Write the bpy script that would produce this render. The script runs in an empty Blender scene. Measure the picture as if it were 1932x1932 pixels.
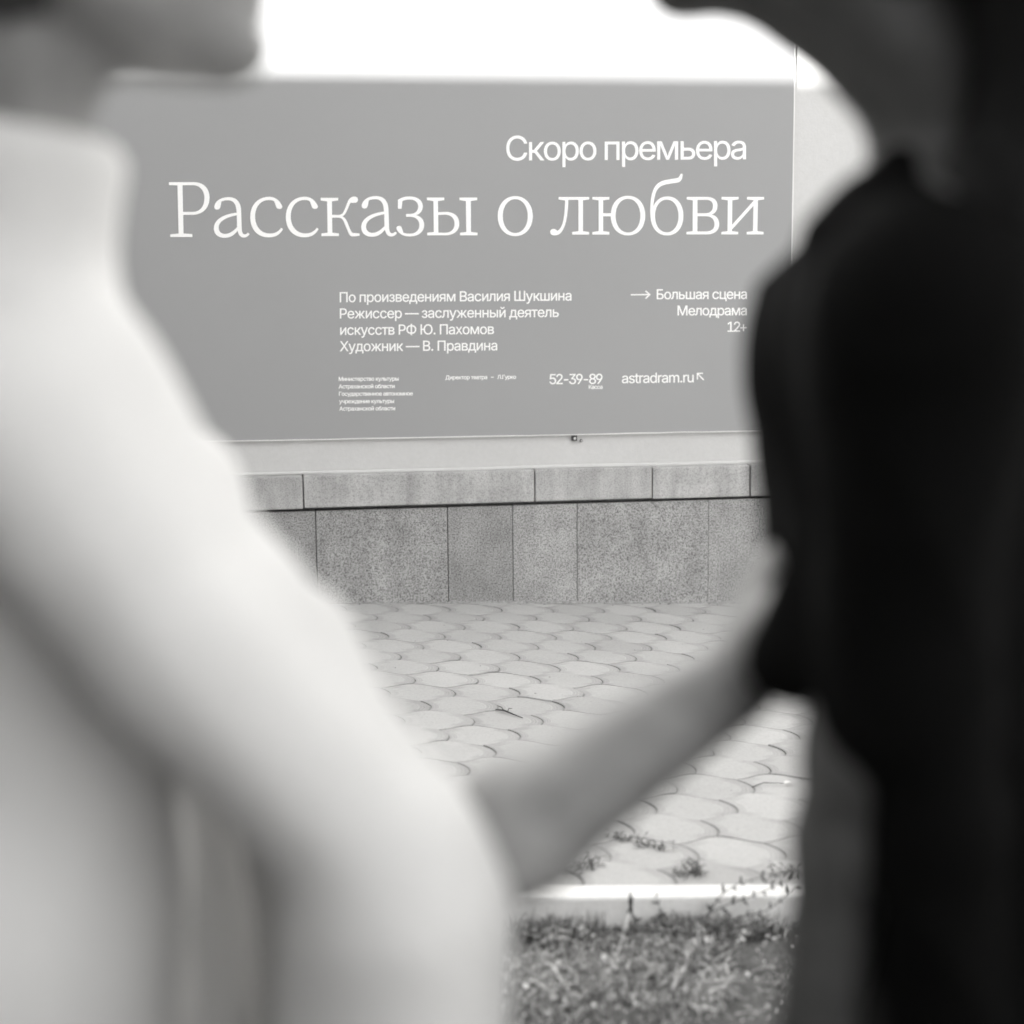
import bpy, math, random, json
import numpy as np
from mathutils import Vector, Matrix
from mathutils import noise as mnoise

random.seed(7)
RNG = np.random.default_rng(11)
SC = bpy.context.scene
COL = SC.collection

# ------------------------------------------------------------------ camera
CAM_H = 1.32
PITCH = math.atan((966 - 521) / 3091.0)
ROLL = math.radians(0.5)
cam = bpy.data.cameras.new("camera")
cam.sensor_width = 36.0
cam.lens = 57.6
cam.clip_start = 0.05
cam.clip_end = 400.0
cam.dof.use_dof = True
cam.dof.focus_distance = 5.6
cam.dof.aperture_fstop = 2.1
cam_ob = bpy.data.objects.new("camera", cam)
COL.objects.link(cam_ob)
CAM_M = Matrix.Rotation(math.pi / 2 - PITCH, 4, 'X') @ Matrix.Rotation(-ROLL, 4, 'Z')
cam_ob.matrix_world = Matrix.Translation((0, 0, CAM_H)) @ CAM_M
SC.camera = cam_ob

# ------------------------------------------------------------------ sky, sun, exposure
SUN_EL = math.radians(28.0)
SUN_AZ = math.radians(-30.0)     # the sun stands behind the camera, a little to the left
SUN_DIR = Vector((math.sin(SUN_AZ) * math.cos(SUN_EL), -math.cos(SUN_AZ) * math.cos(SUN_EL), math.sin(SUN_EL)))
world = bpy.data.worlds.new("World")
SC.world = world
world.use_nodes = True
wn = world.node_tree
wn.nodes.clear()
w_out = wn.nodes.new('ShaderNodeOutputWorld')
w_bg = wn.nodes.new('ShaderNodeBackground')
w_bw = wn.nodes.new('ShaderNodeRGBToBW')          # black and white photograph
w_sky = wn.nodes.new('ShaderNodeTexSky')
w_sky.sky_type = 'NISHITA'
w_sky.sun_disc = False
w_sky.sun_elevation = SUN_EL
w_sky.sun_rotation = math.pi - SUN_AZ
w_bg.inputs['Strength'].default_value = 0.12
wn.links.new(w_sky.outputs[0], w_bw.inputs[0])
wn.links.new(w_bw.outputs[0], w_bg.inputs[0])
wn.links.new(w_bg.outputs[0], w_out.inputs[0])
sun = bpy.data.lights.new("sun", 'SUN')
sun.energy = 3.6
sun.angle = math.radians(0.4)
sun.color = (1.0, 0.995, 0.985)
sun_ob = bpy.data.objects.new("sun", sun)
COL.objects.link(sun_ob)
sun_ob.location = (0, -20, 20)
sun_ob.rotation_euler = SUN_DIR.to_track_quat('Z', 'Y').to_euler()
SC.view_settings.view_transform = 'Standard'
SC.view_settings.look = 'None'
SC.view_settings.gamma = 1.0
SC.view_settings.exposure = 2.62
SC.render.engine = 'CYCLES'
SC.cycles.use_denoising = True
SC.cycles.filter_width = 1.5
SC.cycles.use_adaptive_sampling = False
SC.cycles.max_bounces = 8

# ------------------------------------------------------------------ helpers
F = 3091.0
R3 = CAM_M.to_3x3()


def ray(u, v):
    """direction of the line of sight through a point of the photograph (1932 units wide)"""
    return R3 @ Vector(((u - 966) / F, -(v - 966) / F, -1.0))


def at(u, v, y):
    d = ray(u, v)
    k = y / d.y
    return Vector((d.x * k, y, CAM_H + d.z * k))


PSI = math.radians(8.0)                            # the wall runs away to the right
TILT = 0.037                                       # the pavement falls to the right


def gz(x):
    return -TILT * 8.0 * math.tanh(x / 8.0)


E_S = Vector((math.cos(PSI), math.sin(PSI), 0))
E_N = Vector((math.sin(PSI), -math.cos(PSI), 0))   # out of the wall, to the viewer
_d = ray(966, 1138.5)
W0 = Vector((_d.x, _d.y, 0)) * (-CAM_H / _d.z)
WALL_M = Matrix.Translation(W0) @ Matrix.Rotation(PSI, 4, 'Z')


def on_wall(u, v, d=0.0):
    """(s, z) on the plane standing d metres in front of the plinth face"""
    r = ray(u, v)
    p0 = W0 + E_N * d
    o = Vector((0, 0, CAM_H))
    k = (p0 - o).dot(E_N) / r.dot(E_N)
    q = o + r * k
    return ((q - p0).dot(E_S), q.z)


def link(ob, parent=None):
    COL.objects.link(ob)
    if parent is not None:
        ob.parent = parent
    return ob


def tag(o, label=None, cat=None, group=None, kind=None):
    if label: o['label'] = label
    if cat: o['category'] = cat
    if group: o['group'] = group
    if kind: o['kind'] = kind
    return o


def empty(name, loc, rz=0.0):
    o = bpy.data.objects.new(name, None)
    COL.objects.link(o)
    o.location = loc
    o.rotation_euler = (0, 0, rz)
    return o


def mesh_ob(name, verts, faces, mat, parent=None, smooth=False):
    me = bpy.data.meshes.new(name)
    me.from_pydata([tuple(v) for v in verts], [], faces)
    me.update()
    if smooth:
        me.shade_smooth()
    ob = bpy.data.objects.new(name, me)
    if mat: me.materials.append(mat)
    return link(ob, parent)


def quads_ob(name, V, Q, mat, parent=None, smooth=False, nper=4):
    """fast mesh from numpy arrays"""
    me = bpy.data.meshes.new(name)
    V = np.asarray(V, np.float32); Q = np.asarray(Q, np.int32)
    me.vertices.add(len(V)); me.vertices.foreach_set('co', V.ravel())
    me.loops.add(Q.size); me.loops.foreach_set('vertex_index', Q.ravel())
    me.polygons.add(len(Q))
    me.polygons.foreach_set('loop_start', np.arange(0, Q.size, nper, dtype=np.int32))
    me.update(calc_edges=True)
    me.validate()
    if smooth: me.shade_smooth()
    ob = bpy.data.objects.new(name, me)
    if mat: me.materials.append(mat)
    return link(ob, parent)


class MB:
    def __init__(self):
        self.v = []; self.f = []

    def box(self, x0, x1, y0, y1, z0, z1, bev=0.0):
        b = bev
        n = len(self.v)
        if b <= 0:
            self.v += [(x, y, z) for x in (x0, x1) for y in (y0, y1) for z in (z0, z1)]
            self.f += [tuple(n + i for i in q) for q in
                       ((0, 1, 3, 2), (4, 6, 7, 5), (0, 4, 5, 1), (2, 3, 7, 6), (0, 2, 6, 4), (1, 5, 7, 3))]
        else:
            import bmesh
            bm = bmesh.new()
            bmesh.ops.create_cube(bm, size=1.0)
            for vv in bm.verts:
                vv.co = ((x0 + x1) / 2 + vv.co.x * (x1 - x0), (y0 + y1) / 2 + vv.co.y * (y1 - y0), (z0 + z1) / 2 + vv.co.z * (z1 - z0))
            bmesh.ops.bevel(bm, geom=bm.edges[:], offset=b, segments=2, affect='EDGES', profile=0.6)
            bm.verts.index_update()
            self.v += [tuple(vv.co) for vv in bm.verts]
            self.f += [tuple(n + vv.index for vv in ff.verts) for ff in bm.faces]
            bm.free()
        return self

    def tube(self, pts, rads, seg=7, cap=True):
        n0 = len(self.v)
        pts = [Vector(p) for p in pts]
        for i, p in enumerate(pts):
            a = pts[max(0, i - 1)]; b = pts[min(len(pts) - 1, i + 1)]
            t = (b - a).normalized()
            s = t.orthogonal().normalized() if i == 0 else (s - t * s.dot(t)).normalized()
            w = t.cross(s)
            for k in range(seg):
                an = 2 * math.pi * k / seg
                self.v.append(tuple(p + (s * math.cos(an) + w * math.sin(an)) * rads[i]))
        for i in range(len(pts) - 1):
            for k in range(seg):
                k2 = (k + 1) % seg
                self.f.append((n0 + i * seg + k, n0 + i * seg + k2, n0 + (i + 1) * seg + k2, n0 + (i + 1) * seg + k))
        if cap:
            self.f.append(tuple(n0 + k for k in reversed(range(seg))))
            self.f.append(tuple(n0 + (len(pts) - 1) * seg + k for k in range(seg)))
        return self

    def leaf(self, base, direction, up, length, width, curl=0.25):
        """an almond leaf blade, folded a little along its rib"""
        n = len(self.v)
        d = Vector(direction).normalized(); up = Vector(up)
        s = d.cross(up)
        if s.length < 1e-4: s = d.orthogonal()
        s.normalize(); nn = s.cross(d).normalized()
        b = Vector(base)
        prof = ((0, .12), (.25, .8), (.5, 1.0), (.78, .6), (1, .05))
        for t, w in prof:
            c = b + d * (length * t) + nn * (-curl * length * t * t)
            self.v += [tuple(c - s * (width / 2 * w) + nn * (width * .18 * w)), tuple(c), tuple(c + s * (width / 2 * w) + nn * (width * .18 * w))]
        for i in range(len(prof) - 1):
            a = n + 3 * i
            self.f += [(a, a + 1, a + 4, a + 3), (a + 1, a + 2, a + 5, a + 4)]
        return self

    def build(self, name, mat, parent=None, smooth=False):
        return mesh_ob(name, self.v, self.f, mat, parent, smooth)


# ------------------------------------------------------------------ materials (the photograph is black and white: greys)
class NT:
    def __init__(self, name, rough=0.8, spec=0.3):
        self.m = bpy.data.materials.new(name)
        self.m.use_nodes = True
        self.t = self.m.node_tree
        self.b = self.t.nodes['Principled BSDF']
        self.b.inputs['Roughness'].default_value = rough
        self.b.inputs['Specular IOR Level'].default_value = spec
        tc = self.t.nodes.new('ShaderNodeTexCoord')
        self.obj = tc.outputs['Object']
        self.gen = tc.outputs['Generated']

    def link(self, a, b): self.t.links.new(a, b)

    def mapping(self, scale=(1, 1, 1), loc=(0, 0, 0), src=None):
        n = self.t.nodes.new('ShaderNodeMapping')
        n.inputs['Scale'].default_value = scale
        n.inputs['Location'].default_value = loc
        self.link(src or self.obj, n.inputs[0])
        return n.outputs[0]

    def noise(self, scale, detail=4, rough=.55, vec=None, dist=0.0):
        n = self.t.nodes.new('ShaderNodeTexNoise')
        n.inputs['Scale'].default_value = scale
        n.inputs['Detail'].default_value = detail
        n.inputs['Roughness'].default_value = rough
        n.inputs['Distortion'].default_value = dist
        self.link(vec or self.obj, n.inputs['Vector'])
        return n.outputs[0]

    def vor(self, scale, vec=None, feature='F1'):
        n = self.t.nodes.new('ShaderNodeTexVoronoi')
        n.feature = feature
        n.inputs['Scale'].default_value = scale
        self.link(vec or self.obj, n.inputs['Vector'])
        return n.outputs[0]

    def ramp(self, fac, *stops):
        n = self.t.nodes.new('ShaderNodeMapRange') if False else self.t.nodes.new('ShaderNodeValToRGB')
        els = n.color_ramp.elements
        while len(els) > len(stops): els.remove(els[-1])
        while len(els) < len(stops): els.new(0.5)
        for e, (p, g) in zip(els, stops):
            e.position = p
            e.color = (g, g, g, 1)
        self.link(fac, n.inputs[0])
        return n.outputs[0]

    def attr(self, name):
        n = self.t.nodes.new('ShaderNodeAttribute')
        n.attribute_name = name
        return n.outputs['Fac']

    def math(self, op, a, b=None, clamp=False):
        n = self.t.nodes.new('ShaderNodeMath')
        n.operation = op; n.use_clamp = clamp
        for i, x in enumerate((a, b)):
            if x is None: continue
            if isinstance(x, (int, float)): n.inputs[i].default_value = x
            else: self.link(x, n.inputs[i])
        return n.outputs[0]

    def mix(self, fac, a, b):
        # a + (b - a) * fac on values
        d = self.math('SUBTRACT', b, a)
        return self.math('ADD', a, self.math('MULTIPLY', d, fac))

    def color(self, v, tint=(1.0, 0.992, 0.978)):
        n = self.t.nodes.new('ShaderNodeCombineColor')
        for i in range(3):
            x = self.math('MULTIPLY', v, tint[i]) if tint[i] != 1.0 else v
            if isinstance(x, (int, float)): n.inputs[i].default_value = x
            else: self.link(x, n.inputs[i])
        self.link(n.outputs[0], self.b.inputs['Base Color'])

    def bump(self, h, strength=.3, dist=.004):
        n = self.t.nodes.new('ShaderNodeBump')
        n.inputs['Strength'].default_value = strength
        n.inputs['Distance'].default_value = dist
        self.link(h, n.inputs['Height'])
        self.link(n.outputs[0], self.b.inputs['Normal'])


def val(nt, g):
    n = nt.t.nodes.new('ShaderNodeValue'); n.outputs[0].default_value = g
    return n.outputs[0]


def simple_mat(name, g, rough=.8, spec=.3, var=.15, scale=6.0, bump=0.0, bscale=200.0):
    t = NT(name, rough, spec)
    n = t.noise(scale, 5)
    t.color(t.math('MULTIPLY', t.ramp(n, (.3, 1 - var), (.7, 1 + var)), g) if 1 + var <= 1 else
            t.math('MULTIPLY', t.ramp(n, (.3, (1 - var) / (1 + var)), (.7, 1.0)), g * (1 + var)))
    if bump: t.bump(t.noise(bscale, 3), bump, .002)
    return t.m


# plaster
t = NT('plaster', .9, .15)
c = t.math('MULTIPLY', t.ramp(t.noise(2.2, 6, .6), (.3, .93), (.7, 1.0)), t.ramp(t.noise(60, 4, .6), (.3, .95), (.7, 1.0)))
dots = t.ramp(t.vor(55), (.03, .55), (.09, 1.0))
c = t.math('MULTIPLY', c, t.mix(t.ramp(t.noise(9, 2), (.58, 0), (.7, 1)), val(t, 1.0), dots))
t.color(t.math('MULTIPLY', c, .58))
t.bump(t.noise(140, 5, .65), .35, .003)
M_PLASTER = t.m

# granite of the plinth: close black fleck on grey
t = NT('granite', .75, .3)
fleck = t.ramp(t.noise(170, 3, .7), (.37, .28), (.5, .78), (.62, 1.0))
blotch = t.ramp(t.noise(5, 5, .62), (.3, .66), (.68, 1.0))
streak = t.ramp(t.noise(7, 4, .6, t.mapping((1, 1, .16))), (.35, .84), (.65, 1.0))
foot = t.ramp(t.noise(14, 4, .6), (.62, 1.0), (.78, .62))
tone = t.attr('tone')
c = t.math('MULTIPLY', t.math('MULTIPLY', fleck, blotch), t.math('MULTIPLY', streak, foot))
t.color(t.math('MULTIPLY', t.math('MULTIPLY', c, tone), .53))
t.bump(t.noise(135, 3, .7), .25, .003)
M_GRANITE = t.m

# coping: finer, with run-off streaks
t = NT('coping_granite', .8, .25)
fleck = t.ramp(t.noise(190, 3, .7), (.32, .6), (.55, 1.0))
blotch = t.ramp(t.noise(6, 5, .65), (.32, .76), (.62, 1.0))
streak = t.ramp(t.noise(16, 4, .65, t.mapping((1, 1, .1))), (.36, .80), (.6, 1.0))
c = t.math('MULTIPLY', fleck, t.math('MULTIPLY', blotch, streak))
t.color(t.math('MULTIPLY', t.math('MULTIPLY', c, t.attr('tone')), .50))
t.bump(t.noise(120, 4, .7), .3, .003)
M_COPING = t.m

# pavers: pale cast concrete with fine pores and faint moulded rings
t = NT('paver_concrete', .85, .25)
base = t.math('MULTIPLY', t.ramp(t.noise(3.0, 5, .6), (.3, .9), (.7, 1.0)), t.ramp(t.noise(120, 4, .7), (.3, .86), (.6, 1.0)))
pores = t.ramp(t.vor(95, t.mapping((1, 1.0, 1))), (.10, .55), (.2, 1.0))
pores = t.mix(t.ramp(t.noise(30, 2), (.5, 0), (.62, 1)), val(t, 1.0), pores)
c = t.math('MULTIPLY', t.math('MULTIPLY', base, pores), t.attr('tone'))
edge = t.attr('edge')
wob = t.math('ADD', edge, t.math('MULTIPLY', t.math('SUBTRACT', t.noise(22, 3), .5), .05))
ends = t.attr('ends')
ring = t.ramp(wob, (.70, 0), (.715, 1), (.73, 0), (.80, 0), (.812, 1), (.825, 0), (.885, 0), (.895, 1), (.905, 0))
ringmask = t.math('MULTIPLY', t.math('MULTIPLY', ring, ends), t.ramp(t.noise(5, 2), (.42, 0), (.55, 1)))
dirt = t.math('SUBTRACT', 1.0, t.math('MULTIPLY', t.ramp(edge, (.93, 0.0), (1.0, 1.0)), t.math('ADD', .03, t.math('MULTIPLY', ends, .10))))
c = t.math('MULTIPLY', c, dirt)
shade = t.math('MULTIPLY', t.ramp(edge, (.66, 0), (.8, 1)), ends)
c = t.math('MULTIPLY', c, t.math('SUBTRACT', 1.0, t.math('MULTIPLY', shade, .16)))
c = t.math('ADD', c, t.math('MULTIPLY', ringmask, .30))
t.color(t.math('MULTIPLY', c, .43))
t.bump(t.math('ADD', t.noise(160, 4, .7), t.math('MULTIPLY', ringmask, 1.2)), .3, .002)
M_PAVER = t.m

t = NT('joint_sand', .95, .1)
t.color(t.math('MULTIPLY', t.noise(80, 4, .7), .55))
M_JOINT = t.m

t = NT('kerb_limewash', .85, .2)
kx = t.t.nodes.new('ShaderNodeSeparateXYZ'); t.link(t.obj, kx.inputs[0])
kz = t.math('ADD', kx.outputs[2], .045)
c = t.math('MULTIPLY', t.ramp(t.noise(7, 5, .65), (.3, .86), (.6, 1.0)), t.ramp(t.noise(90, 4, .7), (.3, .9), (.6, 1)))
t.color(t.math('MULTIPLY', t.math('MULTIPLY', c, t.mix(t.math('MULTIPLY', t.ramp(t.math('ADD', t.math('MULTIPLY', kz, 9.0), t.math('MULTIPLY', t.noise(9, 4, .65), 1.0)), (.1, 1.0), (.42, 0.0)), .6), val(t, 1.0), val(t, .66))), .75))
t.bump(t.noise(70, 5, .7), .4, .004)
M_KERB = t.m

t = NT('soil', .95, .1)
c = t.math('MULTIPLY', t.ramp(t.noise(14, 5, .6), (.3, .6), (.7, 1.0)), t.ramp(t.noise(160, 4, .7), (.35, .5), (.65, 1)))
t.color(t.math('MULTIPLY', c, .20))
t.bump(t.noise(60, 5, .7), .7, .02)
M_SOIL = t.m

t = NT('grass_blades', .6, .3)
c = t.math('MULTIPLY', t.attr('tone'), t.ramp(t.noise(5, 4, .6), (.3, .6), (.7, 1.0)))
t.color(t.math('MULTIPLY', c, .82))
M_GRASS = t.m

M_WEED = simple_mat('weed_leaf', .075, .55, .3, .25, 40)
M_STRAW = simple_mat('dry_straw', .42, .7, .2, .2, 40)
M_TWIG = simple_mat('twig_bark', .05, .8, .2, .3, 120)
M_DRYLEAF = simple_mat('dry_leaf', .62, .7, .2, .15, 60)
M_DEBRIS = simple_mat('debris', .05, .9, .1, .3, 80)

t = NT('banner_print', .75, .2)
c = t.math('MULTIPLY', t.ramp(t.noise(1.1, 3), (.3, .97), (.7, 1.0)), t.ramp(t.noise(420, 2, .8), (.3, .92), (.7, 1.0)))
t.color(t.math('MULTIPLY', c, .335), (1, 1, 1))
t.bump(t.noise(300, 2), .06, .001)
M_BANNER = t.m
M_BANNER_EDGE = simple_mat('banner_board', .82, .6, .3, .04, 20)
M_LETTER = simple_mat('white_print', .88, .7, .2, .03, 200)
M_CLIP = simple_mat('dark_steel', .04, .5, .5, .3, 200)
M_SCREW = simple_mat('screw_head', .5, .35, .5, .2, 300)
M_FACADE = simple_mat('dark_facade', .07, .9, .1, .12, 1.5)
M_GLASS = simple_mat('window_glass', .03, .1, .5, .1, 1.0)
M_FRAME = simple_mat('window_frame', .55, .5, .3, .05, 5)


def set_attr(ob, name, data):
    a = ob.data.attributes.new(name, 'FLOAT', 'POINT')
    a.data.foreach_set('value', np.asarray(data, np.float32))

# ------------------------------------------------------------------ ground, lawn, kerb, pavement
def sheet(name, xs, ys, zf, mat):
    V = [(x, y, zf(x, y)) for y in ys for x in xs]
    n = len(xs)
    Fc = [(j * n + i, j * n + i + 1, (j + 1) * n + i + 1, (j + 1) * n + i) for j in range(len(ys) - 1) for i in range(n - 1)]
    return mesh_ob(name, V, Fc, mat, None, True)


GRID_YAW = math.radians(6.0)
gcs, gsn = math.cos(GRID_YAW), math.sin(GRID_YAW)
_k = ray(1270, 1667)
K0 = Vector((_k.x, _k.y, 0)) * (-(CAM_H + .0) / _k.z)     # back edge of the kerb top
K0.z = 0
K_DIR = Vector((math.cos(math.radians(5.4)), math.sin(math.radians(5.4)), 0))
K_N = Vector((K_DIR.y, -K_DIR.x, 0))                       # towards the lawn
KERB_W = .075
LAWN_DROP = .058


def kerb_y(x):
    return K0.y + (x - K0.x) * math.tan(math.radians(5.4))


xs = [-90, -60, -40, -25, -15, -10] + list(np.linspace(-8, 8, 33)) + [10, 15, 25, 40, 60, 90]
ys = [-60, -40, -20, -10, -5] + list(np.linspace(-3, 12, 16)) + [16, 25, 40, 60, 120]
ground = tag(sheet('ground', xs, ys, lambda x, y: gz(x) - .12, M_SOIL), kind='structure')
ground['label'] = 'bare soil under the lawn and the pavement'

lxs = list(np.linspace(-14, 14, 113))
lawn_v = []; NY = 26
for j in range(NY):
    tt = j / (NY - 1)
    for x in lxs:
        yy = -3.5 + (kerb_y(x) - .06 + 3.5) * tt
        bumpy = .012 * mnoise.noise(Vector((x * 2.3, yy * 2.3, 0))) + .008 * mnoise.noise(Vector((x * 7, yy * 7, 3)))
        lawn_v.append((x, yy, gz(x) - LAWN_DROP + bumpy))
n = len(lxs)
lawn = mesh_ob('lawn', lawn_v, [(j * n + i, j * n + i + 1, (j + 1) * n + i + 1, (j + 1) * n + i) for j in range(NY - 1) for i in range(n - 1)], M_SOIL, None, True)
tag(lawn, kind='structure')

# kerb: long cast stones with worn arrises
kb = MB()
s = -9.5
while s < 9.0:
    L = 1.0
    n0 = len(kb.v)
    kb.box(s + .003, s + L - .003, -KERB_W, 0, -.25, .012, .008)
    s += L
kv = []
for (a, b, c) in kb.v:
    p = K0 + K_DIR * a - K_N * b
    wob = .0025 * mnoise.noise(Vector((a * 3, b * 20, c * 20)))
    kv.append((p.x, p.y, c + gz(p.x) + wob))
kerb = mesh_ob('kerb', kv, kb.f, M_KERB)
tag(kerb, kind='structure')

# pavement bed and pavers (one sheet of cast wave-edged tiles)
bed = []
for j in range(14):
    for x in np.linspace(-9, 9, 37):
        y0 = kerb_y(x) + .0; y1 = W0.y + (x - W0.x) * math.tan(PSI) + .1
        bed.append((x, y0 + (y1 - y0) * j / 13, gz(x) - .0042))
pb = mesh_ob('pavement_bed', bed, [(j * 37 + i, j * 37 + i + 1, (j + 1) * 37 + i + 1, (j + 1) * 37 + i) for j in range(13) for i in range(36)], M_JOINT, None, True)
tag(pb, kind='structure')

TW, TR = .2065, .164
AMP = .15 * TR


SLANT = .08


def tile_outline():
    """one tile in its own frame: far side with a crest in the middle and cusps at its ends, near side the
    next row's far side half a tile on, ends bowed like ')' """
    N = 14
    wv = lambda c: .28 * (2 * abs(c) ** .85 - 1) + .72 * (2 * c * c - 1)
    xs_ = [-TW / 2 + TW * i / N for i in range(N + 1)]
    up = [(x, TR / 2 + AMP * wv(math.cos(math.pi * x / TW))) for x in xs_]
    lo = [(x + SLANT * TW, -TR / 2 + AMP * wv(math.sin(math.pi * x / TW))) for x in xs_]

    def bow(q): return TW * (SLANT * q + .40 * q * (1 - q))
    ytop, ybot = up[0][1], lo[0][1]
    right = [(TW / 2 + bow(i / 9), ytop + (ybot - ytop) * i / 9) for i in range(10)]
    left = [(-TW / 2 + bow(i / 9), ytop + (ybot - ytop) * i / 9) for i in range(10)]
    return np.array(up + right[1:-1] + list(reversed(lo)) + list(reversed(left[1:-1])))


OUT = tile_outline()
cen = OUT.mean(0)
tg = np.roll(OUT, -1, 0) - np.roll(OUT, 1, 0)
INW = np.stack([tg[:, 1], -tg[:, 0]], 1); INW /= np.linalg.norm(INW, axis=1)[:, None]
if ((OUT + INW * .001 - cen) ** 2).sum() > ((OUT - cen) ** 2).sum(): INW = -INW
rings = []
endw = np.clip((np.abs(OUT[:, 0] - cen[0]) / (TW / 2) - .55) / .35, 0, 1)[:, None]
P1 = OUT + INW * (.00045 + .0007 * endw)
P2 = OUT + INW * (.0016 + .0018 * endw)
rings.append((P1, -.005, 1.0)); rings.append((P1 + INW * .0003, -.0012, .995)); rings.append((P2, 0.0, .97))
for fct in (.90, .80, .70, .55, .30):
    rings.append((cen + (P2 - cen) * fct, 0.0, fct))
NP = len(OUT)
tv = []; te = []; tend = []
for (P, z, e) in rings:
    for i, (x, y) in enumerate(P):
        tv.append((x, y, z)); te.append(e)
        tend.append(max(0.0, min(1.0, (abs(OUT[i][0] - cen[0]) / (TW / 2) - .45) / .3)))
tv.append((cen[0], cen[1], 0)); te.append(0); tend.append(0)
tv = np.array(tv); te = np.array(te); tend = np.array(tend)
tq = []
for k in range(len(rings) - 1):
    for i in range(NP):
        j = (i + 1) % NP
        tq.append((k * NP + i, k * NP + j, (k + 1) * NP + j, (k + 1) * NP + i))
lastr = (len(rings) - 1) * NP
tq_c = [(lastr + i, lastr + (i + 1) % NP, len(tv) - 1) for i in range(NP)]
AV, AE, AN, AT, FQ = [], [], [], [], []
off = 0
for row in range(-4, 36):
    for col in range(-34, 36):
        gx = (col - row * (.5 + SLANT) + math.floor(row * (.5 + SLANT))) * TW + .02
        gy = K0.y + .03 + row * TR
        cx = gx * gcs - (gy - K0.y) * gsn
        cy = K0.y + gx * gsn + (gy - K0.y) * gcs
        yw = W0.y + (cx - W0.x) * math.tan(PSI)
        if cy < kerb_y(cx) - .10 or cy > yw + .10 or abs(cx) > 6.0: continue
        tz = random.gauss(0, .0012); ta, tb = random.gauss(0, .006), random.gauss(0, .006)
        rot = random.gauss(0, .006)
        c_, s_ = math.cos(GRID_YAW + rot), math.sin(GRID_YAW + rot)
        X = tv[:, 0] * c_ - tv[:, 1] * s_ + cx
        Y = tv[:, 0] * s_ + tv[:, 1] * c_ + cy
        Z = tv[:, 2] + tz + tv[:, 0] * ta + tv[:, 1] * tb + np.array([gz(x) for x in X])
        # cut tiles at the kerb and at the wall
        KY = K0.y + (X - K0.x) * math.tan(math.radians(5.4)) + .004
        cut = Y < KY
        Y = np.where(cut, KY, Y)
        WYl = W0.y + (X - W0.x) * math.tan(PSI) + .01
        Y = np.minimum(Y, WYl)
        AV.append(np.stack([X, Y, Z], 1)); AE.append(te); AN.append(tend)
        AT.append(np.full(len(tv), 1.0 + max(-.13, min(.06, random.gauss(0, .05)))))
        FQ.append((off, tq, tq_c)); off += len(tv)
AV = np.concatenate(AV)
faces = []
for o_, q_, c_ in FQ:
    faces += [tuple(o_ + i for i in f) for f in q_]
    faces += [tuple(o_ + i for i in f) for f in c_]
pav = mesh_ob('pavement', AV, faces, M_PAVER, None, False)
set_attr(pav, 'edge', np.concatenate(AE)); set_attr(pav, 'ends', np.concatenate(AN)); set_attr(pav, 'tone', np.concatenate(AT))
tag(pav, kind='structure')

# ------------------------------------------------------------------ the wall with coping and plinth
D_COP, D_PLA, D_BAN = .016, -.055, -.037
wall = empty('plastered_building', W0, PSI)
tag(wall, 'pale plastered building wall with granite coping and speckled plinth behind the couple', 'building')
z_cop_b = on_wall(966, 949, D_COP)[1]
z_cop_t = on_wall(966, 889, D_COP)[1]
WL, WR, WH = -16.0, 15.0, 11.0
MB().box(WL, WR, -D_PLA, 6.0, z_cop_b + .03, WH).build('wall', M_PLASTER, wall)
MB().box(6.7, 14.5, -9.5, -D_PLA - .002, -.8, 6.2).build('added_bounce_wing', M_PLASTER, wall)  # unseen wing, added to bounce sunlight onto the person in white
MB().box(6.6, 14.6, -9.6, -.252, 6.2, 6.4, .02).build('added_wing_roof_edge', M_PLASTER, wall)  # roof edge of the added wing
MB().box(WL - .05, WR + .05, -.25, 6.1, WH, WH + .22, .02).build('roof_edge', M_PLASTER, wall)
MB().box(WL, WR, .06, 6.0, -.8, z_cop_b + .028).build('footing', M_JOINT, wall)


def tone_block(ob, tone):
    set_attr(ob, 'tone', [tone] * len(ob.data.vertices))


# coping joints measured on the photograph, repeated outside it
cj = [on_wall(u, 915, D_COP)[0] for u in (572, 1009, 1231, 1416)]
cop = [cj[0] - .99 * k for k in range(14, 0, -1)] + cj + [cj[-1] + .99 * (k + 1) for k in range(10)]
for i in range(len(cop) - 1):
    a, b = cop[i], cop[i + 1]
    m = MB()
    dz = random.gauss(0, .0015)
    m.box(a + .0022, b - .0022, -D_COP + random.gauss(0, .0015), -D_PLA + .02, z_cop_b + dz, z_cop_t + dz, .005)
    # sloped weathering on top, up to the plaster
    o = m.build('coping_stone', M_COPING, wall)
    tone_block(o, random.uniform(.93, 1.06))
# thin mortar bead along the back of the coping
bd = MB()
pts = [(WL + .1 + k * .35, -D_PLA * -1 * -1 if False else -D_PLA - .006, z_cop_t + .004 + random.gauss(0, .0012)) for k in range(79)]
bd.tube(pts, [.009 + random.gauss(0, .0008) for _ in pts], 8)
bd.build('mortar_bead', M_PLASTER, wall, True)
pj = [on_wall(u, 1040, 0)[0] for u in (597, 845, 968, 1089, 1336)]
left_j = []
x = pj[0]
wds = [.29, .58, .58, .29]
i = 0
while x > WL:
    x -= wds[i % 4]; i += 1; left_j.insert(0, x)
right_j = []
x = pj[-1]
i = 0
while x < WR:
    x += wds[(i + 1) % 4]; i += 1; right_j.append(x)
plj = left_j + pj + right_j
for i in range(len(plj) - 1):
    a, b = plj[i], plj[i + 1]
    gp = .0006 if a > pj[2] - .01 and a < pj[4] + .01 else .0014
    o = MB().box(a + gp, b - gp, random.gauss(0, .001), .07, -.8, z_cop_b - .012, .003).build('plinth_slab', M_GRANITE, wall)
    tone_block(o, random.uniform(.9, 1.05) * (1.06 if 0 < a < .8 else 1.0))
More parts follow.
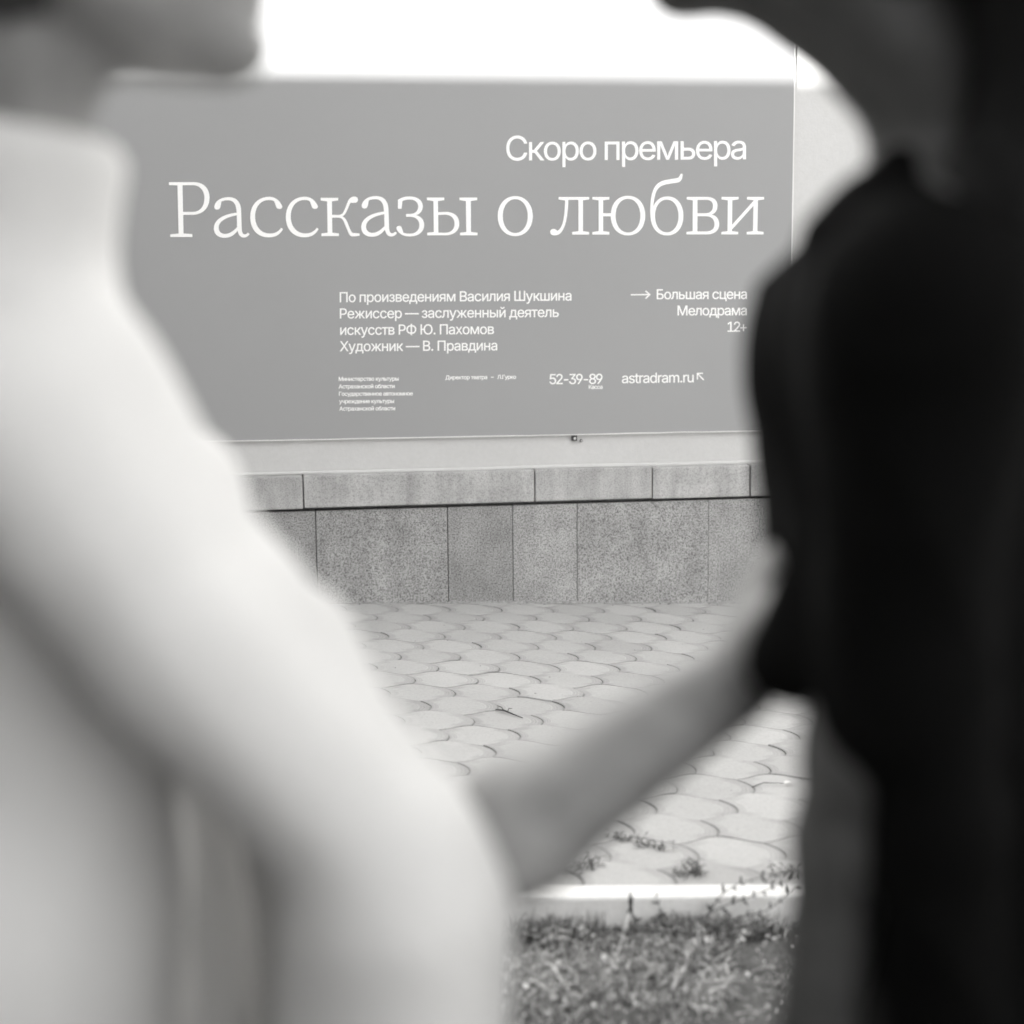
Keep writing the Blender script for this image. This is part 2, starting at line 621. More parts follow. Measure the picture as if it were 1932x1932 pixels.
# mortar fillet along the foot of the plinth
m = MB()
pts = []
for k in range(80):
    sx = -5 + k * .125
    wx = W0.x + sx * math.cos(PSI)
    pts.append((sx, .004, gz(wx) - .001 + random.gauss(0, .0015)))
m.tube(pts, [.009 + abs(random.gauss(0, .002)) for _ in pts], 6)
m.build('mortar_fillet', M_JOINT, wall)

# ------------------------------------------------------------------ banner
GLY = json.loads(r'''{"+":[453,[[198,34,198,364,255,364,255,34],[61,172,61,226,391,226,391,172]]],"-":[453,[[337,244,337,188,114,188,114,244]]],".":[188,[[95,-4,78,-1,63,9,53,24,50,41,53,59,63,73,78,83,95,87,113,83,128,73,138,59,141,41,138,24,128,9,113,-1]]],"1":[453,[[76,0,76,55,391,55,391,0],[276,509,276,0,212,0,212,448,209,448,86,358,86,427,198,509]]],"2":[453,[[64,0,64,47,234,229,282,282,311,327,318,348,320,371,317,397,308,419,293,436,273,449,250,457,224,460,196,457,172,447,153,433,139,413,130,390,127,362,66,362,71,405,86,442,111,473,143,496,182,511,225,516,268,511,306,497,337,474,361,445,376,411,381,372,378,345,371,318,357,290,336,259,267,180,153,60,153,57,389,57,389,0]]],"3":[453,[[218,-7,173,-3,133,10,98,30,70,57,52,91,44,132,109,132,115,107,126,87,144,71,165,59,191,52,219,50,248,53,275,61,297,74,315,93,325,116,329,145,326,172,316,196,299,217,275,234,242,244,201,248,157,248,157,299,288,448,288,452,70,452,70,509,372,509,372,461,211,278,211,289,264,288,308,276,344,253,371,222,387,186,393,145,387,103,370,66,344,36,309,12,266,-2]]],"5":[453,[[221,-7,178,-2,140,11,108,32,83,60,66,93,60,130,122,130,127,108,138,89,154,73,173,60,196,52,221,50,250,53,276,64,298,82,314,104,324,131,328,162,324,193,314,221,297,244,275,262,248,273,218,277,167,268,145,258,128,246,67,253,96,509,366,509,366,452,151,452,134,301,136,301,155,315,178,325,203,331,229,334,263,330,294,321,321,306,345,285,364,260,379,231,388,199,391,163,385,117,369,76,343,41,309,15,268,-1]]],"8":[453,[[226,-7,178,-2,136,11,101,33,74,62,57,96,52,135,55,166,65,195,81,220,101,241,125,256,153,265,153,267,119,282,93,308,76,342,70,380,75,417,90,450,114,477,146,498,184,511,226,516,269,511,306,498,337,477,361,450,377,417,382,380,376,342,359,308,333,282,300,267,300,265,327,256,351,241,372,220,387,195,397,166,401,135,395,96,378,62,352,33,317,11,275,-2],[226,49,258,52,285,60,307,74,323,91,333,113,337,139,333,165,322,189,305,208,283,223,256,232,226,235,196,232,169,223,147,208,130,189,119,165,115,139,119,113,129,91,145,74,167,60,195,52],[226,290,252,292,274,300,293,313,307,330,316,351,319,376,316,399,308,420,294,437,275,449,252,457,226,460,200,457,177,449,159,437,145,420,136,399,133,376,136,351,145,330,159,313,178,300,201,292]]],"9":[453,[[226,516,271,510,310,494,343,468,368,434,384,393,389,347,385,309,373,270,350,224,315,168,200,0,130,0,301,248,307,248,287,221,257,202,218,195,175,199,137,214,106,237,83,269,68,307,64,352,69,397,85,436,110,469,143,494,182,510],[226,460,199,457,174,446,154,429,138,407,129,381,125,352,129,322,138,295,154,274,174,257,199,247,226,243,254,247,279,257,299,273,314,295,324,321,327,350,324,381,314,407,299,429,279,446,254,457]]],"a":[389,[[160,-9,126,-5,94,5,68,22,48,45,35,73,30,108,34,138,43,161,58,179,78,193,125,211,178,220,234,227,265,235,273,243,276,255,276,257,273,279,267,297,256,311,240,322,220,329,196,331,171,329,149,322,118,301,100,274,41,291,57,322,79,346,104,364,133,375,163,382,194,384,239,379,286,360,306,343,322,320,333,290,337,251,337,0,277,0,277,52,272,52,252,25,215,1,190,-6],[170,45,202,49,228,59,248,74,263,93,272,115,276,138,276,190,259,182,231,176,200,171,175,168,134,159,117,150,103,139,95,124,92,105,94,87,102,72,114,61,130,52]]],"d":[424,[[195,-8,151,-2,111,16,79,45,55,84,39,133,34,189,39,245,55,293,79,332,112,361,151,378,196,384,228,381,253,373,287,346,306,319,311,319,311,509,372,509,372,0,313,0,313,59,307,59,287,31,252,4,227,-5],[205,47,236,51,263,65,284,86,299,115,309,150,312,189,309,229,300,263,284,291,263,312,237,325,205,330,172,325,145,311,124,290,108,261,99,227,96,189,99,151,109,117,124,88,145,66,172,51]]],"m":[610,[[53,0,53,379,112,379,112,295,108,295,118,323,132,346,151,363,172,376,195,384,219,386,257,380,287,361,309,331,321,295,312,295,322,321,337,343,357,361,381,375,407,383,437,386,468,383,497,372,522,354,541,328,553,296,557,255,557,0,496,0,496,254,490,289,473,313,447,326,419,330,395,328,374,320,358,307,345,290,338,270,335,247,335,0,274,0,274,260,269,288,253,311,229,326,199,330,178,328,158,320,140,307,126,289,117,266,114,238,114,0]]],"r":[259,[[53,0,53,379,112,379,112,321,115,321,130,347,152,367,181,380,213,385,229,384,243,384,243,322,230,324,207,326,182,323,159,315,140,301,126,284,117,262,114,237,114,0]]],"s":[365,[[182,-8,145,-5,112,3,84,18,62,38,45,63,36,94,94,107,105,79,124,60,150,49,181,45,217,50,244,62,262,81,268,103,265,121,254,136,237,147,212,155,149,170,104,186,72,208,53,237,47,274,51,305,65,332,87,354,115,370,149,381,187,384,223,381,254,372,279,358,299,339,314,316,324,290,268,277,258,298,243,316,219,328,187,333,156,329,131,317,114,299,109,277,112,258,124,243,144,232,172,223,229,209,275,194,306,171,325,142,331,107,326,75,312,47,290,24,260,6,223,-5]]],"t":[227,[[204,379,204,327,6,327,6,379],[65,471,126,471,126,98,128,76,136,61,150,53,170,50,185,51,202,54,213,2,192,-3,168,-4,125,2,92,21,72,52,65,93]]],"u":[410,[[182,-5,146,-1,115,11,89,31,69,59,57,95,53,139,53,379,114,379,114,144,119,105,137,75,164,56,200,50,226,53,249,62,268,77,283,97,293,122,296,153,296,379,357,379,357,0,298,0,298,92,307,92,286,47,257,17,222,0]]],"А":[480,[[16,0,201,509,276,509,463,0,395,0,287,302,264,372,232,478,245,478,213,371,191,302,85,0],[110,142,110,199,370,199,370,142]]],"Б":[449,[[60,0,60,509,364,509,364,452,125,452,125,295,242,295,290,291,332,278,365,256,390,228,406,192,411,151,406,108,390,71,365,41,332,18,290,5,242,0],[125,56,240,56,286,63,320,81,340,111,347,151,340,188,320,216,286,233,240,239,125,239]]],"В":[456,[[60,0,60,509,241,509,289,504,329,491,359,469,381,442,394,410,398,374,395,344,387,320,373,301,356,286,315,267,315,262,339,257,363,245,385,227,402,203,414,173,418,136,413,100,400,67,377,39,344,18,301,4,247,0],[125,57,245,57,296,63,330,80,349,105,355,137,352,161,342,184,327,203,306,218,279,228,248,231,125,231],[125,285,238,285,265,288,288,296,308,309,323,326,333,348,336,372,330,403,313,429,283,446,240,452,125,452]]],"Г":[401,[[370,509,370,452,125,452,125,0,60,0,60,509]]],"Д":[569,[[32,-109,32,57,73,57,97,86,117,132,133,199,145,294,162,509,480,509,480,57,537,57,537,-109,475,-109,475,0,94,0,94,-109],[147,57,416,57,416,452,221,452,208,294,196,194,176,111,163,80]]],"К":[467,[[60,0,60,509,125,509,125,287,196,287,362,509,440,509,251,262,449,0,371,0,199,231,125,231,125,0]]],"Л":[520,[[32,0,32,57,45,57,67,59,84,66,97,80,107,103,119,181,146,509,460,509,460,0,395,0,395,452,205,452,182,175,170,97,161,67,147,42,131,24,109,10,83,3,51,0]]],"М":[628,[[60,0,60,509,152,509,277,187,287,159,299,123,311,84,322,49,307,49,318,83,330,121,342,158,352,187,476,509,568,509,568,0,504,0,504,291,504,327,505,369,506,413,507,457,513,457,498,409,482,363,467,322,456,291,342,0,286,0,170,291,159,321,145,361,129,408,112,457,119,457,120,416,121,372,122,328,122,291,122,0]]],"П":[517,[[457,509,457,0,392,0,392,452,125,452,125,0,60,0,60,509]]],"Р":[445,[[60,0,60,509,235,509,289,503,332,487,366,462,390,430,404,391,409,348,404,304,390,265,366,233,332,207,289,191,235,186,109,186,109,242,233,242,269,246,297,256,318,272,333,294,342,319,344,348,342,376,333,402,318,423,297,439,268,449,232,452,125,452,125,0]]],"С":[510,[[267,-7,205,1,150,25,104,63,70,115,48,179,40,254,48,329,70,393,104,445,150,484,205,508,267,516,305,513,340,504,373,490,402,471,427,447,448,418,463,385,473,348,408,348,401,373,389,395,357,428,315,449,267,456,223,450,184,432,150,403,125,364,109,314,103,254,109,194,125,145,151,105,184,76,223,59,267,53,315,60,357,81,389,114,408,160,473,160,463,124,448,91,428,62,402,38,373,19,341,5,305,-4]]],"Ф":[578,[[267,37,202,43,146,63,101,95,68,139,47,192,40,254,47,317,68,370,101,413,146,446,202,466,267,472,311,472,376,466,431,446,476,413,510,370,530,317,537,254,530,192,510,139,476,95,431,63,376,43,311,37],[269,96,308,96,358,101,399,114,432,137,456,168,470,207,475,254,470,301,456,341,432,372,399,395,358,408,308,413,269,413,220,408,179,395,146,372,122,341,108,301,103,254,108,207,122,168,146,137,179,114,220,101],[257,-29,257,538,321,538,321,-29]]],"Х":[474,[[18,0,217,284,217,236,29,509,104,509,178,400,204,361,223,329,243,292,232,292,252,329,272,361,298,400,374,509,446,509,259,239,259,287,456,0,382,0,292,129,268,165,250,195,230,231,244,231,225,196,206,166,182,129,91,0]]],"Ш":[666,[[60,509,125,509,125,57,301,57,301,509,365,509,365,57,542,57,542,509,606,509,606,0,60,0]]],"Ю":[708,[[233,284,233,229,91,229,91,284],[125,509,125,0,60,0,60,509],[442,-7,380,1,325,25,280,63,245,115,222,179,215,254,222,329,245,393,280,445,325,484,380,508,442,516,504,508,558,484,604,445,639,393,661,329,668,254,661,179,639,115,604,63,558,25,504,1],[442,53,485,59,524,76,557,105,583,144,600,194,605,254,600,314,583,365,557,404,524,433,485,450,442,456,398,450,359,433,326,404,300,364,284,314,278,254,284,194,300,144,326,105,359,76,398,59]]],"а":[389,[[160,-9,126,-5,94,5,68,22,48,45,35,73,30,108,34,138,43,161,58,179,78,193,125,211,178,220,234,227,265,235,273,243,276,255,276,257,273,279,267,297,256,311,240,322,220,329,196,331,171,329,149,322,118,301,100,274,41,291,57,322,79,346,104,364,133,375,163,382,194,384,239,379,286,360,306,343,322,320,333,290,337,251,337,0,277,0,277,52,272,52,252,25,215,1,190,-6],[170,45,202,49,228,59,248,74,263,93,272,115,276,138,276,190,259,182,231,176,200,171,175,168,134,159,117,150,103,139,95,124,92,105,94,87,102,72,114,61,130,52]]],"б":[411,[[208,-8,161,-2,119,15,84,44,57,82,40,129,34,185,34,198,41,301,50,342,62,376,79,403,101,426,127,443,159,455,196,463,238,468,273,475,290,488,294,509,349,509,346,483,338,461,324,444,304,431,275,422,238,417,192,411,155,401,127,383,107,356,93,318,85,266,86,266,99,291,118,314,141,334,167,350,197,360,229,363,269,357,304,339,334,311,357,274,372,230,377,181,372,130,355,84,329,46,295,17,254,-2],[208,46,240,50,266,62,287,81,303,108,313,140,316,178,313,216,304,249,289,275,268,294,242,306,211,310,179,305,151,293,128,272,110,245,99,213,96,175,99,140,109,109,126,82,148,62,176,50]]],"в":[392,[[53,0,53,379,208,379,264,372,307,352,334,320,343,278,339,248,324,226,300,209,270,199,312,185,330,171,345,152,355,130,358,102,354,75,343,50,325,29,300,13,269,3,232,0],[111,56,232,56,259,59,279,70,291,86,295,108,291,133,279,153,259,165,232,169,111,169],[111,220,209,220,239,224,263,234,277,251,282,273,277,294,262,310,239,320,208,324,111,324]]],"д":[427,[[13,-110,13,56,44,56,65,82,79,116,90,164,98,231,110,379,356,379,356,56,414,56,414,-110,353,-110,353,0,74,0,74,-110],[114,56,295,56,295,323,166,323,157,231,143,127,131,87]]],"е":[404,[[212,-8,161,-2,117,16,82,46,56,85,40,132,34,187,39,242,55,290,81,329,115,359,157,378,205,384,236,382,266,374,294,361,319,341,341,315,357,282,368,242,371,194,371,169,75,169,75,221,338,221,310,202,307,237,298,269,283,294,263,314,237,326,205,330,173,326,146,313,125,294,109,270,99,241,96,211,96,178,100,139,110,106,128,80,151,61,179,50,212,46,254,53,285,73,306,105,365,91,353,63,335,39,311,19,283,4,249,-5]]],"ж":[563,[[21,0,174,193,23,379,95,379,221,218,252,218,252,379,313,379,313,218,342,218,468,379,541,379,390,193,543,0,469,0,342,162,313,162,313,0,252,0,252,162,223,162,95,0]]],"з":[343,[[171,-4,134,-1,101,8,73,23,51,43,37,67,31,95,94,95,100,76,117,61,142,51,171,47,202,52,227,65,243,84,249,109,243,134,226,154,198,167,163,171,138,171,138,217,163,217,193,221,217,233,233,252,238,276,234,299,220,318,199,330,173,334,145,330,122,319,105,303,99,281,40,281,45,310,59,335,80,356,107,371,138,381,173,384,209,380,239,370,264,353,283,332,294,307,298,279,293,249,277,224,254,207,225,197,225,194,263,183,291,164,307,137,313,104,308,75,294,48,273,26,244,10,210,-1]]],"и":[411,[[358,0,296,0,296,274,293,274,111,0,53,0,53,379,114,379,114,104,118,104,300,379,358,379]]],"й":[411,[[358,0,296,0,296,274,293,274,111,0,53,0,53,379,114,379,114,104,118,104,300,379,358,379],[205,433,179,436,155,446,135,461,120,481,110,504,107,529,151,529,155,508,166,491,184,480,205,476,227,480,244,491,255,508,259,529,304,529,301,504,291,481,276,461,256,446,232,436]]],"к":[376,[[53,0,53,379,114,379,114,215,152,215,288,379,366,379,213,196,368,0,290,0,167,159,114,159,114,0]]],"л":[400,[[6,0,6,56,20,56,48,63,59,72,67,86,78,133,84,211,91,379,348,379,348,0,286,0,286,323,149,323,143,189,138,132,129,84,115,47,94,21,65,5,27,0]]],"м":[535,[[53,0,53,379,144,379,232,168,246,132,257,100,265,70,273,41,263,41,270,69,278,100,289,132,303,168,390,379,482,379,482,0,421,0,421,197,421,237,422,276,422,315,423,354,430,354,415,300,399,252,377,198,294,0,240,0,156,198,135,252,118,300,102,354,111,354,112,318,113,279,113,238,113,197,113,0]]],"н":[409,[[309,223,309,167,99,167,99,223],[114,379,114,0,53,0,53,379],[356,379,356,0,295,0,295,379]]],"о":[415,[[207,-8,159,-2,117,16,82,46,56,85,40,133,34,187,40,243,56,291,82,330,117,360,159,378,207,384,256,378,299,360,333,330,359,291,376,243,381,187,376,133,359,85,333,46,299,16,256,-2],[207,46,242,51,270,66,292,89,307,117,316,151,319,187,316,224,307,258,292,287,270,310,242,325,207,330,173,325,145,310,124,287,108,258,99,224,96,187,99,151,108,117,124,89,145,66,173,51]]],"п":[408,[[355,379,355,0,294,0,294,323,114,323,114,0,53,0,53,379]]],"р":[424,[[53,-143,53,379,112,379,112,319,118,319,137,346,171,373,197,381,229,384,274,378,313,361,345,332,370,293,385,245,390,189,385,133,370,84,346,45,313,16,274,-2,229,-8,198,-5,173,4,138,31,118,59,114,59,114,-143],[220,47,253,51,279,66,301,88,316,117,325,151,328,189,325,227,316,261,301,290,280,311,253,325,220,330,188,325,161,312,140,291,125,263,116,229,113,189,116,150,125,115,140,86,162,65,188,51]]],"с":[396,[[207,-8,159,-2,117,16,82,46,56,85,40,133,34,187,40,243,56,291,82,330,117,360,159,378,207,384,260,377,305,356,340,322,362,277,303,262,290,289,270,311,242,325,207,330,173,325,145,310,124,287,108,258,99,224,96,187,99,151,108,117,124,89,145,66,173,51,207,46,243,52,271,66,292,89,304,117,363,102,354,78,341,56,306,21,261,-1]]],"т":[325,[[132,0,132,325,6,325,6,379,319,379,319,325,193,325,193,0]]],"у":[389,[[47,-139,61,-86,71,-87,104,-89,118,-84,130,-74,141,-58,151,-36,163,-1,17,379,84,379,165,155,187,87,206,21,184,21,202,87,224,155,305,379,371,379,204,-58,177,-107,159,-124,139,-136,117,-143,91,-145,65,-143]]],"х":[379,[[21,0,171,218,171,171,29,379,100,379,147,306,179,253,207,206,175,206,202,253,233,306,282,379,352,379,209,169,209,214,358,0,287,0,231,85,200,136,173,182,205,182,178,136,148,85,91,0]]],"ц":[415,[[53,0,53,379,114,379,114,56,294,56,294,379,355,379,355,0],[344,-109,344,0,318,0,318,56,405,56,405,-109]]],"ч":[401,[[198,118,138,127,92,153,62,197,53,258,53,379,114,379,114,258,120,221,138,195,165,180,198,175,264,182,324,199,324,143,285,130,244,122],[287,0,287,379,348,379,348,0]]],"ш":[572,[[53,379,114,379,114,56,255,56,255,379,316,379,316,56,458,56,458,379,519,379,519,0,53,0]]],"ы":[511,[[104,244,214,244,256,240,290,228,317,210,337,186,349,156,353,123,349,90,337,61,317,36,290,16,255,4,214,0,53,0,53,379,114,379,114,56,214,56,245,61,270,74,286,95,292,121,286,148,270,169,245,183,214,187,104,187],[397,0,397,379,458,379,458,0]]],"ь":[388,[[104,244,214,244,256,240,290,228,317,210,337,186,349,156,353,123,349,90,337,61,317,36,290,16,255,4,214,0,53,0,53,379,114,379,114,56,214,56,245,61,270,74,286,95,292,121,286,148,270,169,245,183,214,187,104,187]]],"я":[385,[[332,0,271,0,271,326,184,326,142,322,114,309,98,288,93,259,98,231,114,211,143,198,184,194,298,194,298,142,180,142,115,150,68,174,41,211,32,259,41,308,68,346,115,371,180,379,332,379],[85,0,15,0,122,172,190,172]]],"–":[350,[[350,244,350,188,0,188,0,244]]],"—":[699,[[699,244,699,188,0,188,0,244]]]," ":[188,[]]}''')
CAPH = 509.0
br = [on_wall(1499, 100, D_BAN), on_wall(1497, 500, D_BAN)]
s_right = (br[0][0] + br[1][0]) / 2
zb_l = on_wall(400, 834, D_BAN); zb_r = on_wall(1430, 814, D_BAN)
s_left = s_right - 4.15
z_top = CAM_H + 1.75


def z_bot(s):
    k = (s - zb_l[0]) / (zb_r[0] - zb_l[0])
    return zb_l[1] + (zb_r[1] - zb_l[1]) * k + .0018 * mnoise.noise(Vector((s * 2.1, 0, 4))) + .001 * mnoise.noise(Vector((s * 9, 0, 4)))


banner = empty('banner', W0 + E_S * ((s_left + s_right) / 2) + E_N * D_BAN + Vector((0, 0, z_bot(0))), PSI)
tag(banner, 'big grey theatre banner with white Cyrillic lettering on the pale wall', 'banner')
BM_INV = (Matrix.Translation(banner.location) @ Matrix.Rotation(PSI, 4, 'Z')).inverted()


def ban(s, z, d):
    """banner local coordinates of wall coordinates"""
    return BM_INV @ (W0 + E_S * s + E_N * d + Vector((0, 0, z)))


NS = 90
bv, bf = [], []
for layer, (d0, ins) in enumerate(((-.0175, 0.0), (-.0012, 0.0))):
    for k in range(NS + 1):
        s = s_left + (s_right - s_left) * k / NS
        for z in (z_bot(s), z_top):
            bv.append(ban(s, z, D_BAN + d0))
n2 = 2 * (NS + 1)
for k in range(NS):
    a = 2 * k
    bf += [(n2 + a, n2 + a + 2, n2 + a + 3, n2 + a + 1), (a, a + 1, a + 3, a + 2), (a, a + 2, n2 + a + 2, n2 + a), (a + 1, n2 + a + 1, n2 + a + 3, a + 3)]
bf += [(0, n2, n2 + 1, 1), (2 * NS, 2 * NS + 1, n2 + 2 * NS + 1, n2 + 2 * NS)]
mesh_ob('backing_board', bv, bf, M_BANNER_EDGE, banner)
pv, pf = [], []
NZ = 30
e_ = .0042
for j in range(NZ + 1):
    for k in range(NS + 1):
        s = s_left + e_ + (s_right - s_left - 2 * e_) * k / NS
        z0 = z_bot(s) + .0045 + .0012 * mnoise.noise(Vector((s * 3, 1, 9)))
        z = z0 + (z_top - e_ - z0) * j / NZ
        pv.append(ban(s, z, D_BAN))
pf = [(j * (NS + 1) + k, j * (NS + 1) + k + 1, (j + 1) * (NS + 1) + k + 1, (j + 1) * (NS + 1) + k) for j in range(NZ) for k in range(NS)]
mesh_ob('printed_sheet', pv, pf, M_BANNER, banner, True)

D_TXT = D_BAN + .0016


def embolden(P, b):
    """push a closed outline outwards to its left or right; holes run the other way round and shrink"""
    A = np.array(P, float)
    keep = [0]
    for i in range(1, len(A)):
        if np.hypot(*(A[i] - A[keep[-1]])) > 1e-5: keep.append(i)
    A = A[keep]
    d1 = A - np.roll(A, 1, 0); d2 = np.roll(A, -1, 0) - A
    d1 /= np.linalg.norm(d1, axis=1)[:, None] + 1e-12; d2 /= np.linalg.norm(d2, axis=1)[:, None] + 1e-12
    n1 = np.stack([d1[:, 1], -d1[:, 0]], 1); n2 = np.stack([d2[:, 1], -d2[:, 0]], 1)
    m = n1 + n2
    q = np.maximum((m * n1).sum(1), .6)[:, None]
    return A + ORI[0] * b * m / q


ORI = [-1.0]


def filled(name, polys, bold=.0005):
    """closed outlines on the wall plane (s, z), filled where the winding is not zero, become one thin lettering mesh"""
    from mathutils.geometry import delaunay_2d_cdt
    o0 = ban(0, 0, D_TXT)
    boxes, groups = [], []
    PL = [embolden(P, bold) * 100.0 for P in polys]
    for P in PL:                                   # outlines that overlap belong to one letter
        lo, hi = P.min(0), P.max(0)
        hit = [g for g, (a, b) in enumerate(boxes) if (a <= hi).all() and (b >= lo).all()]
        if hit:
            g0 = hit[0]; groups[g0].append(P)
            boxes[g0] = (np.minimum(boxes[g0][0], lo), np.maximum(boxes[g0][1], hi))
        else:
            groups.append([P]); boxes.append((lo, hi))
    V, Fc = [], []
    for G in groups:
        vs, es = [], []
        for P in G:
            n = len(vs); m = len(P)
            vs += [Vector((float(x), float(y))) for x, y in P]
            es += [(n + k, n + (k + 1) % m) for k in range(m)]
        ov, oe, of = delaunay_2d_cdt(vs, es, [], 0, 1e-6)[:3]
        n = len(V)
        V += [(o0.x + v.x * .01, o0.y, o0.z + v.y * .01) for v in ov]
        for f in of:
            c = sum((ov[q] for q in f), Vector((0, 0))) / len(f)
            w = 0
            for P in G:
                Q = np.roll(P, -1, 0)
                cr = (Q[:, 0] - P[:, 0]) * (c.y - P[:, 1]) - (c.x - P[:, 0]) * (Q[:, 1] - P[:, 1])
                w += int(((P[:, 1] <= c.y) & (Q[:, 1] > c.y) & (cr > 0)).sum()) - int(((P[:, 1] > c.y) & (Q[:, 1] <= c.y) & (cr < 0)).sum())
            if w != 0: Fc.append(tuple(n + q for q in f))
    return mesh_ob(name, V, Fc, M_LETTER, banner)


U = 1932 / 2560.0


def src(x, y):
    """a point of the 2560 px photograph on the lettering plane"""
    return on_wall(x * U, y * U, D_TXT)


def line_polys(text, x0, x1, yb0, yb1, cap):
    """set a line from x0 to x1 (2560 px), baseline yb0..yb1, capital height cap px"""
    k = cap / CAPH
    nat = sum(GLY[c][0] for c in text)
    first, last = GLY[text[0]][1], GLY[text[-1]][1]
    lb = min(v for p in first for v in p[0::2])
    rb = GLY[text[-1]][0] - max(v for p in last for v in p[0::2])
    w = (x1 - x0) / k
    tr = (w - (nat - lb - rb)) / (len(text) - 1)
    pen = -lb
    polys = []
    for ch in text:
        for p in GLY[ch][1]:
            P = []
            for i in range(0, len(p), 2):
                xx = x0 + (pen + p[i]) * k
                yb = yb0 + (yb1 - yb0) * (xx - x0) / (x1 - x0)
                P.append(src(xx, yb - p[i + 1] * k))
            polys.append(P)
        pen += GLY[ch][0] + tr
    return polys


def stroke(a, b, w):
    a = np.array(a, float); b = np.array(b, float)
    d = (b - a) / np.linalg.norm(b - a); nn = np.array([-d[1], d[0]]) * w / 2
    return [src(*p) for p in (a - nn, b - nn, b + nn, a + nn)]


filled('premiere_lettering', line_polys('Скоро премьера', 1265.6, 1864.7, 401.4, 398.2, 61.5), .0003)
P = []
P += line_polys('По произведениям Василия Шукшина', 849.5, 1428.5, 755.5, 751.2, 25)
P += line_polys('Режиссер — заслуженный деятель', 849.8, 1396.8, 796.2, 792.4, 25)
P += line_polys('искусств РФ Ю. Пахомов', 850.7, 1234.8, 837.3, 835, 25)
P += line_polys('Художник — В. Правдина', 849.8, 1243, 878.2, 875.8, 25)
filled('credits_lettering', P)
P = []
P += line_polys('Большая сцена', 1642, 1867.4, 748, 747.2, 24.6)
P += line_polys('Мелодрама', 1694, 1867.4, 788.6, 788, 24.6)
P += line_polys('12+', 1819, 1867.4, 829.3, 829, 24.6)
P.append(stroke((1577, 737), (1623, 736.4), 2.6))
filled('stage_lettering', P)
filled('arrow', [stroke((1614, 727.5), (1625, 736.9), 2.8)])
filled('arrow', [stroke((1614, 746), (1625, 736.1), 2.8)])
P = []
for i, (tx, a, b, yb) in enumerate((('Министерство культуры', 847, 996.4, 952), ('Астраханской области', 847, 986.4, 970.8),
                                    ('Государственное автономное', 847.7, 1031.8, 989.2), ('учреждение культуры', 848.3, 985, 1008),
                                    ('Астраханской области', 848.6, 987.6, 1026.3))):
    P += line_polys(tx, a, b, yb + .3, yb - .7, 9.9)
P += line_polys('Директор театра', 1113.8, 1217.7, 948.6, 947.6, 9.9)
P += line_polys('–', 1227.5, 1233.7, 947.4, 947.3, 9.9) if False else [stroke((1227.5, 943.2), (1234, 943.1), 1.4)]
P += line_polys('Л.Гурко', 1243.7, 1290, 947.4, 947, 9.9)
filled('small_lettering', P, .0005)
P = line_polys('52-39-89', 1374, 1506, 960.4, 959.6, 25)
P += line_polys('Касса', 1472, 1506, 972.4, 972, 9.9)
filled('phone_lettering', P)
P = line_polys('astradram.ru', 1555, 1734, 958, 955.6, 25)
filled('website_lettering', P)
filled('arrow', [stroke((1742, 933.4), (1757, 933.2), 2.4)])
filled('arrow', [stroke((1743.2, 932.4), (1743.4, 948.5), 2.4)])
filled('arrow', [stroke((1744, 934.2), (1759.3, 950), 2.4)])

